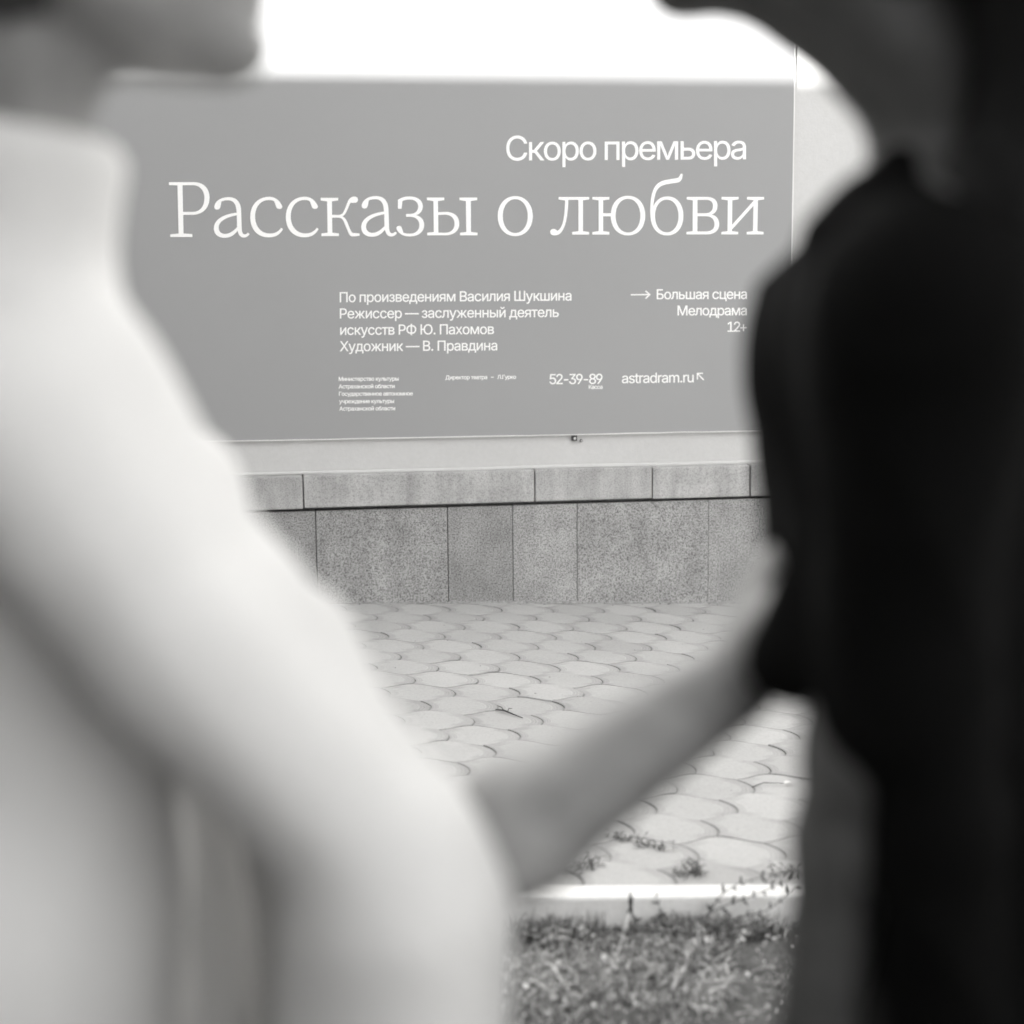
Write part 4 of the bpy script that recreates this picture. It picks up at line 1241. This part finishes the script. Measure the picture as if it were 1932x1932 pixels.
T.cap(at(520, 1250, 1.17), at(660, 1600, 1.17), wr(170, 1.17), wr(180, 1.17), .03)  # cloth added behind the sleeve to keep side light out of the recess
T.cap(at(660, 1600, 1.17), at(660, 2150, 1.17), wr(180, 1.17), wr(190, 1.17), .03)  # lower part of the same added cloth
T.cap(at(300, 950, 1.30), at(430, 2100, 1.30), wr(180, 1.2), wr(190, 1.2), .02)                # front hanging behind the sleeve
# sleeve: a broad flap of cloth, its outer face turned to the wall and the sky; each strip runs from a far edge to a near edge
for far0, far1, rf0, rf1, near0, near1, rn0, rn1 in (
        ((118, 752, 1.09), (440, 1158, 1.11), 175, 130, (0, 846, .97), (329, 1246, .96), 165, 122),
        ((440, 1158, 1.11), (800, 1590, 1.12), 130, 98, (329, 1246, .96), (720, 1640, .98), 122, 125),
        ((800, 1600, 1.12), (795, 1700, 1.12), 98, 135, (720, 1640, .98), (735, 1730, .98), 125, 170),
        ((800, 1700, 1.12), (790, 2050, 1.12), 135, 140, (735, 1730, .98), (720, 2050, .98), 170, 180)):
    for w in np.linspace(0, 1, 7):
        mixp = lambda a, b: at(*[a[i] + (b[i] - a[i]) * w for i in range(3)])
        T.cap(mixp(far0, near0), mixp(far1, near1), wr((rf0 + (rn0 - rf0) * w) * (1 + .5 * w * (1 - w)), 1.1 - .14 * w), wr((rf1 + (rn1 - rf1) * w) * (1 + .5 * w * (1 - w)), 1.1 - .14 * w), .03)
T.cap(shF, shF.lerp(elF, .85), .075, .075, .03)
T.plane(at(0, 230, YA), (0.2, 0, 1), .02)
T.plane((0, 0, .71), (0, 0, -1), .01)
T.mesh('white_top', M_WHITE, root_a, 2, wave_folds(5, .003, [((13, 4, 9), 1), ((6, 15, -7), .8), ((30, 8, 24), .3)]))
L_ = Field((-.62, .85, gza), (-.1, 1.45, 1.0), .0065)
L_.cap(pel + Vector((0, -.03, 0)), pel + Vector((0, .03, .04)), .14, .135, .04)
L_.cap(hips[0], hips[1], .108, .108, .03)
for i in (0, 1):
    L_.cap(hips[i], kn[i], .108, .085, .03); L_.cap(kn[i], an[i] + Vector((0, 0, .02)), .085, .075, .03)
L_.plane((0, 0, gza + .10), (0, 0, -1)); L_.plane((0, 0, .80), (0, 0, 1))
L_.mesh('trousers', M_PALE, root_a, 2, wave_folds(8, .003, [((30, 18, 9), 1), ((12, -26, 14), .8), ((9, 7, 31), .4)]))
for i in (0, 1): shoe('shoe', an[i], fa, gza, M_SHOE_W, M_SHOE_W, root_a)

# ------------------------------------------------------------------ the person in black, on the right, facing left
YB = 1.22
root_b = empty('person', (0, 0, 0))
tag(root_b, 'person in a black short-sleeved top with long dark hair facing left', 'person', 'couple standing face to face')
fb = Vector((-1, .05, 0)).normalized()
fr_b = head_frame(fb, math.radians(6))
chin_b = at(1262, -26, YB)
Cb = chin_b - fr_b[0] * .078 + fr_b[2] * .098
XB = .378
gzb = gz(XB) - LAWN_DROP + .004
nb1 = at(1540, -80, YB); nb0 = at(1824, 228, YB + .01)
sN = at(1730, 600, 1.06); sF = at(1750, 600, 1.38)
eN = at(1618, 1420, 1.06); wN = at(1535, 1960, 1.09)
eF = Vector((.36, 1.42, sF.z - .30)); wF = eF + Vector((-.03, .0, -.25))
pb_ = Vector((XB, YB + .02, .92))
hb = [pb_ + Vector((0, -.09, -.02)), pb_ + Vector((0, .09, -.02))]
kb_ = [Vector((XB - .01, YB - .08, .49)), Vector((XB + .02, YB + .13, .49))]
ab = [Vector((XB + .02, YB - .09, gzb + .09)), Vector((XB + .04, YB + .15, gzb + .09))]
B = Field((.0, .85, gzb - .02), (.62, 1.6, Cb.z + .2), .0062)
B.cap(pb_, pb_ + Vector((0, 0, .18)), .115, .1, .05, (Vector((1, 0, 0)), .8))
B.cap(hb[0], hb[1], .08, .08, .03)
ccb = Vector((at(1740, 760, YB).x, YB + .02, at(1740, 760, YB).z))
B.cap(pb_ + Vector((0, 0, .18)), ccb, .095, .1, .05)
for s_ in (-1, 1): B.cap(ccb + Vector((0, .05 * s_, 0)), ccb + Vector((0.01, .075 * s_, .08)), .085, .07, .05)
B.cap(nb0 + Vector((0, 0, -.06)), sN, .055, .048, .05); B.cap(nb0 + Vector((0, 0, -.06)), sF, .055, .048, .05)
B.cap(nb0 + Vector((0.01, 0, -.05)), ccb, .06, .09, .05)
B.cap(nb1, nb0, .0555, .056, .02); B.cap(at(1760, -140, YB), at(1880, 220, YB), .056, .058, .02)
B.cap(nb0, nb0 + Vector((.02, 0, -.07)), .06, .065, .03)
B.cap(nb1, Cb - fr_b[0] * .03 + Vector((0, 0, -.01)), .058, .06, .03)
add_head(B, Cb, fr_b)
B.cap(sN, eN, .048, .036, .03)
mid = eN.lerp(wN, .3)
B.cap(eN, mid, .033, .033, .02); B.cap(mid, wN, .032, .0275, .02)
add_hand(B, wN, (-.08, .02, -1), (0, 1, 0), (-1, 0, 0), .3, 1.0)
B.cap(sF, eF, .048, .037, .03); B.cap(eF, wF, .037, .027, .02)
add_hand(B, wF, (-.05, 0, -1), (0, -1, 0), (-1, 0, 0), .3, 1.0)
for i in (0, 1):
    B.cap(hb[i], kb_[i], .078, .055, .04); B.cap(kb_[i], kb_[i].lerp(ab[i], .35) + Vector((.015, 0, 0)), .052, .054, .03)
    B.cap(kb_[i].lerp(ab[i], .35) + Vector((.015, 0, 0)), ab[i], .054, .034, .02)
    ft = ab[i] + Vector((-.13, 0, 0)); ft.z = gzb + .035
    B.cap(ab[i] + Vector((.02, 0, -.045)), ft, .03, .026, .02)
M_SKIN_B = skin_mat('shaded_skin', .085)  # base colour darkened to carry the shade on this person
body_b = B.mesh('body', M_SKIN_B, root_b)
eye_pair(Cb, fr_b, body_b)
f_, r_, u_ = fr_b
Mh = np.array([[f_[i], r_[i], u_[i]] for i in range(3)])
Hf = Field((.1, .95, 1.15), (.62, 1.5, Cb.z + .2), .0062)
Hf.ell(Cb + f_ * -.024 + u_ * .036, (.106, .089, .096), Mh)
Hf.ell(Cb + f_ * -.07 + u_ * -.03, (.07, .08, .08), Mh, .03)
Hf.ell(Cb + f_ * .1 + u_ * -.02, (.1, .1, .09), Mh, .01, cut=True)
for yy in (YB - .08, YB - .015, YB + .05):
    Hf.cap(at(1840, -260, yy), at(1960, -60, yy), wr(120, yy), wr(100, yy), .03)
    Hf.cap(at(1900, -330, yy), at(2000, -120, yy), wr(180, yy), wr(165, yy), .03)
    Hf.cap(at(1990, -160, yy), at(2060, 60, yy), wr(150, yy), wr(175, yy), .03)
    Hf.cap(at(2060, 60, yy), at(1930, 430, yy), wr(172, yy), wr(168, yy), .03)
    Hf.cap(at(1930, 430, yy), at(2030, 700, yy), wr(160, yy), wr(90, yy), .03)
Hf.mesh('hair', M_HAIR_D, root_b, 1, wave_folds(4, .0022, [((160, 90, 12), 1), ((80, -190, 10), .8), ((40, 60, 6), 1.2)]))

# black top, short loose sleeves, blouse gathered at the waist where the other's hand holds it
T = Field((.10, .80, .76), (.64, 1.6, 1.60), .0062)
T.cap(at(1720, 705, YB), at(1760, 1080, YB), wr(317, YB), wr(287, YB), .04)
T.cap(at(1760, 1080, YB), at(1840, 1480, YB), wr(285, YB), wr(258, YB), .03)
T.cap(at(1840, 1480, YB), at(1850, 2000, YB), wr(258, YB), wr(262, YB), .04)
for yy in (1.13, 1.31):
    T.cap(at(1830, 1400, yy), at(1840, 2000, yy), wr(215, yy), wr(225, yy), .05)
    T.cap(at(1745, 640, yy), at(1830, 1400, yy), wr(230, yy), wr(210, yy), .05)
T.cap(at(1800, 500, YB), at(1745, 620, 1.06), wr(130, YB), wr(200, 1.06), .05)
T.cap(at(1800, 500, YB), at(1760, 620, 1.36), wr(130, YB), wr(190, 1.36), .05)
T.cap(at(1640, 470, 1.17), at(1692, 322, 1.18), wr(85, 1.17), wr(42, 1.18), .03)               # lapel to the throat
T.cap(at(1650, 440, 1.16), at(1735, 418, 1.14), wr(80, 1.16), wr(55, 1.14), .03)
T.cap(at(1640, 470, 1.27), at(1692, 322, 1.26), wr(85, 1.27), wr(42, 1.26), .03)
T.cap(at(1745, 610, 1.05), at(1690, 1340, 1.05), wr(195, 1.05), wr(150, 1.05), .03)             # near sleeve
T.cap(sF, sF.lerp(eF, .8), .07, .062, .03)
T.cap(at(1590, 1050, 1.13), at(1498, 1240, 1.10), wr(95, 1.13), wr(92, 1.10), .03)
T.cap(Vector((XB + .02, YB + .02, .86)), Vector((XB, YB + .02, 1.24)), .128, .118, .03)
T.cap(hb[0] + Vector((.01, 0, -.04)), hb[1] + Vector((.01, 0, -.04)), .126, .126, .03)
T.cap(at(1740, 1300, 1.03), at(1772, 1560, 1.03), wr(115, 1.03), wr(112, 1.03), .02)
T.cap(at(1772, 1560, 1.03), at(1790, 2050, 1.05), wr(112, 1.03), wr(120, 1.05), .02)
T.plane((0, 0, .81), (0, 0, -1), .01)
T.mesh('black_top', M_BLACK, root_b, 2, wave_folds(6, .005, [((22, 10, 16), 1), ((14, 30, -20), .8)]))
L_ = Field((.05, .9, gzb), (.62, 1.55, 1.02), .0065)
L_.cap(pb_ + Vector((0, -.03, 0)), pb_ + Vector((0, .03, .05)), .12, .12, .04)
L_.cap(hb[0], hb[1], .108, .108, .03)
for i in (0, 1):
    L_.cap(hb[i], kb_[i], .102, .074, .03); L_.cap(kb_[i], kb_[i].lerp(ab[i], .4) + Vector((.014, 0, 0)), .074, .07, .03); L_.cap(kb_[i].lerp(ab[i], .4) + Vector((.014, 0, 0)), ab[i] + Vector((0, 0, .02)), .07, .06, .03)
L_.plane((0, 0, gzb + .10), (0, 0, -1)); L_.plane((0, 0, .88), (0, 0, 1))
L_.mesh('trousers', M_BLKTR, root_b, 2, wave_folds(9, .003, [((30, 18, 9), 1), ((12, -26, 14), .8), ((9, 7, 31), .4)]))
for i in (0, 1): shoe('shoe', ab[i], fb, gzb, M_SHOE_B, M_SHOE_B, root_b)

# ------------------------------------------------------------------ grass
def lawn_z(x, y):
    return gz(x) - LAWN_DROP + .012 * mnoise.noise(Vector((x * 2.3, y * 2.3, 0))) + .008 * mnoise.noise(Vector((x * 7, y * 7, 3)))


def on_ground(u, v, dz=0.0):
    """the point of the pavement (dz 0) or lawn under a line of sight"""
    r = ray(u, v); o = Vector((0, 0, CAM_H))
    k = (CAM_H - dz) / -r.z
    for _ in range(6):
        x = r.x * k
        k = (gz(x) + dz - CAM_H) / r.z
    return o + r * k


def blades(n, x0, x1, y0, y1, hmin, hmax, wmin, wmax, patch=True, lmax=1.3, pale=.26):
    X = RNG.uniform(x0, x1, n); Y = RNG.uniform(y0, y1, n)
    ky = K0.y + (X - K0.x) * math.tan(math.radians(5.4)) - KERB_W - .004
    keep = Y < ky
    if patch:
        pn = np.array([mnoise.noise(Vector((x * 5, y * 5, 8))) for x, y in zip(X, Y)])
        keep &= RNG.random(n) < np.clip(.62 + 1.5 * pn, .1, 1)
    else:
        pn = np.zeros(n)
    X, Y, pn = X[keep], Y[keep], pn[keep]; n = len(X)
    Z = np.array([lawn_z(x, y) for x, y in zip(X, Y)]) - .002
    a = RNG.uniform(0, 2 * math.pi, n); h = RNG.uniform(hmin, hmax, n) * np.clip(1 + pn, .5, 1.6)
    w = RNG.uniform(wmin, wmax, n)
    lean = RNG.uniform(.2, lmax, n)
    dx, dy = np.cos(a), np.sin(a); sx, sy = -dy, dx
    V = np.zeros((n, 6, 3), np.float32)
    for i, (t_, wf) in enumerate(((0, 1.0), (.55, .8), (1, .12))):
        ox = lean * h * t_ ** 1.7; oz = h * t_ * (1 - .35 * np.minimum(lean, 1.2) * t_)
        for j, sg in enumerate((-1, 1)):
            V[:, 2 * i + j, 0] = X + dx * ox + sx * sg * w * wf / 2
            V[:, 2 * i + j, 1] = Y + dy * ox + sy * sg * w * wf / 2
            V[:, 2 * i + j, 2] = Z + oz
    base = (np.arange(n) * 6)[:, None]
    Q = np.concatenate([base + np.array([[0, 1, 3, 2]]), base + np.array([[2, 3, 5, 4]])])
    dry = RNG.random(n)
    tone = np.where(dry < pale, RNG.uniform(.6, 1.4, n), np.where(dry < pale + .26, RNG.uniform(.25, .5, n), RNG.uniform(.07, .2, n)))
    tone = tone * np.clip(1 + .5 * pn, .6, 1.4)
    return V.reshape(-1, 3), Q, np.repeat(tone, 6)


def leaflets(n, x0, x1, y0, y1):
    """small rounded leaves of clover and knotweed lying in the grass"""
    X = RNG.uniform(x0, x1, n); Y = RNG.uniform(y0, y1, n)
    ky = K0.y + (X - K0.x) * math.tan(math.radians(5.4)) - KERB_W - .006
    pn = np.array([mnoise.noise(Vector((x * 4, y * 4, 21))) for x, y in zip(X, Y)])
    keep = (Y < ky) & (RNG.random(n) < np.clip(.45 + 1.3 * pn, .05, 1))
    X, Y = X[keep], Y[keep]; n = len(X)
    Z = np.array([lawn_z(x, y) for x, y in zip(X, Y)]) + RNG.uniform(.002, .024, n)
    a = RNG.uniform(0, 2 * math.pi, n); L = RNG.uniform(.005, .014, n); w = L * RNG.uniform(.5, .9, n)
    dx, dy = np.cos(a), np.sin(a); tz = RNG.uniform(-.5, .7, n); rl = RNG.uniform(-.6, .6, n)
    V = np.zeros((n, 4, 3), np.float32)
    for i, (p, q) in enumerate(((0, 0), (.55, -1), (1, 0), (.55, 1))):
        V[:, i, 0] = X + dx * L * p - dy * w * q / 2
        V[:, i, 1] = Y + dy * L * p + dx * w * q / 2
        V[:, i, 2] = Z + tz * L * p + rl * w * q / 2
    Q = (np.arange(n) * 4)[:, None] + np.array([[0, 1, 2, 3]])
    tone = np.where(RNG.random(n) < .2, RNG.uniform(.5, 1.0, n), RNG.uniform(.14, .36, n))
    return V.reshape(-1, 3), Q, np.repeat(tone, 4)


def kerb_blades(n):
    """longer uncut grass in ragged patches along the foot of the kerb"""
    V, Q, T_ = blades(n * 14, -.6, 1.2, 3.2, 3.95, .02, .06, .0018, .004, False)
    P = V.reshape(-1, 6, 3)
    bx, by = P[:, :2, 0].mean(1), P[:, :2, 1].mean(1)
    ky = K0.y + (bx - K0.x) * math.tan(math.radians(5.4)) - KERB_W
    pn = np.array([mnoise.noise(Vector((x * 6, 3, 5))) for x in bx])
    keep = (ky - by < .07 + .05 * pn) & (RNG.random(len(bx)) < np.clip(.55 + 1.2 * pn, .08, 1))
    P = P[keep]; k = len(P)
    base = (np.arange(k) * 6)[:, None]
    return P.reshape(-1, 3), np.concatenate([base + np.array([[0, 1, 3, 2]]), base + np.array([[2, 3, 5, 4]])]), T_.reshape(-1, 6)[keep].ravel()


chunks = [blades(80000, -.5, 1.1, 2.75, 3.9, .005, .019, .0014, .0036, True, 2.2, .22),
          blades(3000, -.5, 1.1, 2.75, 3.9, .008, .02, .0014, .0026, True, 6.0, .75),
          blades(900, -.5, 1.1, 2.75, 3.9, .025, .055, .0016, .003),
          kerb_blades(2600),
          leaflets(21000, -.5, 1.1, 2.75, 3.9),
          blades(60000, -2.8, 2.8, .2, 2.75, .012, .045, .003, .007),
          blades(9000, -2.6, -.5, 2.75, 3.9, .012, .04, .003, .006),
          blades(9000, 1.1, 2.8, 2.75, 4.1, .012, .04, .003, .006)]
Vs, Qs, Ts, o_ = [], [], [], 0
for V, Q, T_ in chunks:
    Vs.append(V); Qs.append(Q + o_); Ts.append(T_); o_ += len(V)
gr = quads_ob('grass', np.concatenate(Vs), np.concatenate(Qs), M_GRASS)
set_attr(gr, 'tone', np.concatenate(Ts))
tag(gr, 'short patchy lawn grass with clover and dry blades in front of the kerb', kind='stuff')

# ------------------------------------------------------------------ weeds, straws, twig and leaf: one by one
def local(root, p): return Vector(p) - root.location


def tuft(name, label, u0, v0, u1, v1, n, h, dz=0.0, mat=M_WEED, spread=.012, seed=1, leafw=.35, group=None):
    """a line of small leafy sprigs along a joint between two points of the pavement"""
    rr = random.Random(seed)
    p0, p1 = on_ground(u0, v0, dz), on_ground(u1, v1, dz)
    root = empty(name, (p0 + p1) / 2)
    tag(root, label, 'weed', group)
    st, lf = MB(), MB()
    for i in range(n):
        b = p0.lerp(p1, (i + rr.random()) / n) + Vector((rr.gauss(0, spread), rr.gauss(0, spread * .6), -.004)) - root.location
        hh = h * rr.uniform(.5, 1.2)
        dirv = Vector((rr.gauss(0, .5), rr.gauss(0, .4), 1)).normalized()
        tip = b + dirv * hh
        st.tube([b, b.lerp(tip, .5) + Vector((rr.gauss(0, .002), 0, 0)), tip], [.0007, .0006, .0003], 4)
        for k in range(rr.randint(3, 6)):
            q = b.lerp(tip, rr.uniform(.15, 1.0))
            a = rr.uniform(0, 6.28)
            lf.leaf(q, (math.cos(a), math.sin(a), rr.uniform(-.1, .8)), (0, 0, 1), hh * rr.uniform(.35, .75), hh * leafw * rr.uniform(.4, .8))
    st.build('stem', mat, root); lf.build('leaves', mat, root)
    return root


tuft('joint_weed', 'row of small leafy weed sprigs along the paver joint below the bare forearm', 1152, 1578, 1262, 1604, 34, .022, seed=2)
tuft('joint_weed', 'spreading weed tuft at the kerb beside the lower edge of the forearm', 1062, 1648, 1120, 1632, 16, .034, seed=3, spread=.016)
tuft('joint_weed', 'bushy dark weed tuft in the last paver row, midway along the kerb', 1290, 1652, 1325, 1650, 22, .034, seed=4, spread=.016, leafw=.2)
tuft('joint_weed', 'sparse upright weed sprigs on the kerb edge by the arm of the person in black', 1455, 1655, 1492, 1648, 9, .03, seed=5)
tuft('lawn_weed', 'dark broad-leaved weed clump against the kerb face', 1290, 1722, 1318, 1735, 24, .05, dz=-.055, seed=6, spread=.012, leafw=.55)
tuft('lawn_weed', 'low dark weed mat at the lawn edge right of the seed spike', 1215, 1760, 1330, 1768, 60, .03, dz=-.055, seed=7, spread=.02, leafw=.6)
tuft('lawn_weed', 'low dark weed mat at the lawn edge below the sprawling stems', 1345, 1762, 1440, 1770, 46, .028, dz=-.055, seed=8, spread=.02, leafw=.6)


def sprawl(name, label, pts, seed, rad=.0019, leaf=.019, every=.02, mat=M_WEED):
    """a long thin stem with paired narrow leaves; pts are points in space"""
    rr = random.Random(seed)
    root = empty(name, pts[0]); tag(root, label, 'weed')
    P = [Vector(p) - root.location for p in pts]
    # smooth
    Q = []
    for i in range(len(P) - 1):
        a = P[max(0, i - 1)]; b = P[i]; c = P[i + 1]; d = P[min(len(P) - 1, i + 2)]
        for k in range(6):
            t_ = k / 6
            Q.append(.5 * ((2 * b) + (c - a) * t_ + (2 * a - 5 * b + 4 * c - d) * t_ * t_ + (3 * b - a - 3 * c + d) * t_ ** 3))
    Q.append(P[-1])
    st = MB().tube(Q, [rad * (1 - .65 * i / len(Q)) for i in range(len(Q))], 5)
    lf = MB(); acc = 0; sd = 1
    for i in range(1, len(Q)):
        acc += (Q[i] - Q[i - 1]).length
        if acc > every:
            acc = 0; sd = -sd
            t_ = (Q[i] - Q[i - 1]).normalized()
            side = Vector((t_.z, rr.uniform(-.6, .6), -t_.x)) * sd
            L = leaf * rr.uniform(.6, 1.3)
            lf.leaf(Q[i], t_ * .7 + side, (0, -1, .5), L, L * .32)
            if rr.random() < .6: lf.leaf(Q[i], t_ * .8 - side * .8, (0, -1, .5), L * .7, L * .25)
    st.build('stem', mat, root)
    if lf.v: lf.build('leaves', mat, root)
    return root


def kp(u, v, out):
    """a point in front of the kerb face, out metres towards the viewer from its back edge line, on a line of sight"""
    r = ray(u, v); o = Vector((0, 0, CAM_H)); p0 = K0 + K_N * out
    k = (p0 - o).dot(K_N) / r.dot(K_N)
    return o + r * k


sprawl('trailing_weed', 'long thin trailing weed stem with paired leaves crossing the kerb to the right',
       [kp(1232, 1785, .16), kp(1300, 1745, .13), kp(1360, 1712, .11), kp(1420, 1690, .09), kp(1470, 1668, .07), kp(1510, 1650, .05)], 11)
sprawl('trailing_weed', 'upper branching weed stem with small leaf pairs in front of the white kerb',
       [kp(1330, 1738, .12), kp(1352, 1700, .11), kp(1372, 1680, .10), kp(1402, 1664, .09), kp(1440, 1655, .08)], 12, .0017)
sprawl('trailing_weed', 'lowest trailing weed stem under the two others at the kerb face',
       [kp(1350, 1745, .14), kp(1400, 1730, .13), kp(1445, 1718, .12), kp(1480, 1692, .11), kp(1500, 1672, .10)], 13, .0017)
sprawl('trailing_weed', 'short leafy weed shoot leaning over the kerb top beside the seed spike',
       [kp(1250, 1750, .11), kp(1245, 1715, .10), kp(1236, 1690, .09)], 14, .0016, .014, .014)

# dark upright seed spike, pale bent straw below it
root = empty('grass_spike', kp(1188, 1752, .12)); tag(root, 'dark upright grass seed spike standing in front of the white kerb', 'grass stalk')
b = Vector((0, 0, 0)); tp = kp(1191, 1690, .11) - root.location
MB().tube([b, b.lerp(tp, .5), tp], [.0014, .0012, .0004], 5).build('stem', M_WEED, root)
ear = MB(); rr = random.Random(4)
for i in range(46):
    q = b.lerp(tp, .3 + .68 * i / 46)
    a = rr.uniform(0, 6.28)
    ear.leaf(q, (math.cos(a) * .5, math.sin(a) * .5, 1), (math.sin(a), 1, 0), .014, .004 * (1.4 - i / 46))
ear.build('ear', M_WEED, root)


def straw(label, pts, rad, ear_at=None, mat=M_STRAW):
    root = empty('dry_straw', pts[0]); tag(root, label, 'straw')
    P = [Vector(p) - root.location for p in pts]
    MB().tube(P, [rad * (1 - .4 * i / len(P)) for i in range(len(P))], 6).build('stem', mat, root)
    if ear_at:
        m = MB(); rr = random.Random(9)
        a, b = Vector(ear_at[0]) - root.location, Vector(ear_at[1]) - root.location
        for i in range(26):
            q = a.lerp(b, i / 26); an = rr.uniform(0, 6.28)
            m.leaf(q, (b - a).normalized() + Vector((math.cos(an) * .4, math.sin(an) * .4, .1)), (0, -1, 0), .016, .005)
        m.build('ear', mat, root)
    return root


straw('pale straw with a withered ear leaning down from the seed spike', [on_ground(1160, 1815, -.035), on_ground(1168, 1790, -.02), on_ground(1178, 1755, .0)], .0013,
      (on_ground(1178, 1757, .0), on_ground(1187, 1728, .015)))
straw('pale bent straw lying on the lawn pointing down left of the seed spike', [on_ground(1136, 1842, -.035), on_ground(1158, 1822, -.03), on_ground(1172, 1808, -.028)], .0012)
straw('pale straw lying flat on the lawn just right of the bent straw', [on_ground(1196, 1808, -.03), on_ground(1228, 1820, -.028), on_ground(1258, 1828, -.03)], .0012)
straw('arching pale straw hoop at the left lawn edge by the white sleeve', [on_ground(1010, 1800, -.04), on_ground(1012, 1782, -.02), on_ground(1035, 1770, -.008), on_ground(1070, 1770, -.012), on_ground(1100, 1782, -.03)], .0017)
straw('thick pale straw in the dry grass near the bottom right of the lawn', [on_ground(1330, 1856, -.03), on_ground(1372, 1866, -.02), on_ground(1402, 1884, -.03)], .0015)
straw('thin upright dry straw standing in the lower middle of the lawn', [on_ground(1150, 1925, -.05), on_ground(1151, 1890, -.0), on_ground(1146, 1850, .03)], .0017)
straw('short pale straw tip at the bottom edge left of the upright straw', [on_ground(955, 1935, -.05), on_ground(962, 1912, -.02), on_ground(966, 1900, -.01)], .0013)

# twig on the pavers
a, b = on_ground(935, 1339, .004), on_ground(986, 1354.5, .003)
root = empty('twig', a); tag(root, 'small dark forked twig lying on the pavers', 'twig')
d = b - a
m = MB().tube([Vector(), d * .3 + Vector((0, .012, .003)), d * .62 + Vector((0, .004, .002)), d], [.0018, .0028, .0022, .0012], 6)
m.tube([d * .3 + Vector((0, .012, .003)), d * .2 + Vector((0, .03, .006)), d * .05 + Vector((0, .035, .005))], [.0016, .0012, .0007], 5)
m.tube([d * .45 + Vector((0, .008, .003)), d * .5 + Vector((0, .035, .008)), d * .62 + Vector((0, .05, .006))], [.0014, .001, .0006], 5)
m.tube([d * .36 + Vector((0, .01, .003)), d * .3 + Vector((0, -.015, .006))], [.0013, .0006], 5)
m.build('stem', M_TWIG, root)

# pale leaf with a long dark stalk in a joint, and a few fallen bits
a, b = on_ground(1419, 1485, .003), on_ground(1479, 1478, .006)
root = empty('fallen_leaf', a); tag(root, 'small pale fallen leaf with a long dark stalk on a paver joint', 'leaf')
d = b - a
MB().tube([Vector(), d * .4 + Vector((0, .02, .002)), d], [.0014, .0012, .0008], 5).build('stalk', M_TWIG, root)
MB().leaf(d, (.8, .5, .15), (0, 0, 1), .028, .016).build('blade', M_DRYLEAF, root)

rr = random.Random(5)
db = MB()
for i in range(240):
    if i < 130:
        sx = rr.uniform(-2.5, 2.5); p = W0 + E_S * sx + E_N * abs(rr.gauss(.012, .02)); sz = rr.uniform(.003, .010)
    else:
        p = Vector((rr.uniform(-2, 2.2), rr.uniform(K0.y + .1, W0.y - .1), 0)); sz = rr.uniform(.002, .006)
    p = Vector((p.x, p.y, gz(p.x) + .002))
    a = rr.uniform(0, 6.28); L = sz * rr.uniform(.8, 2.2)
    db.leaf(p, (math.cos(a), math.sin(a), .2), (0, 0, 1), L, sz * .8)
ob = db.build('debris', M_DEBRIS)
tag(ob, 'scattered dark crumbs and bits of leaf on the pavers and at the foot of the plinth', kind='stuff')
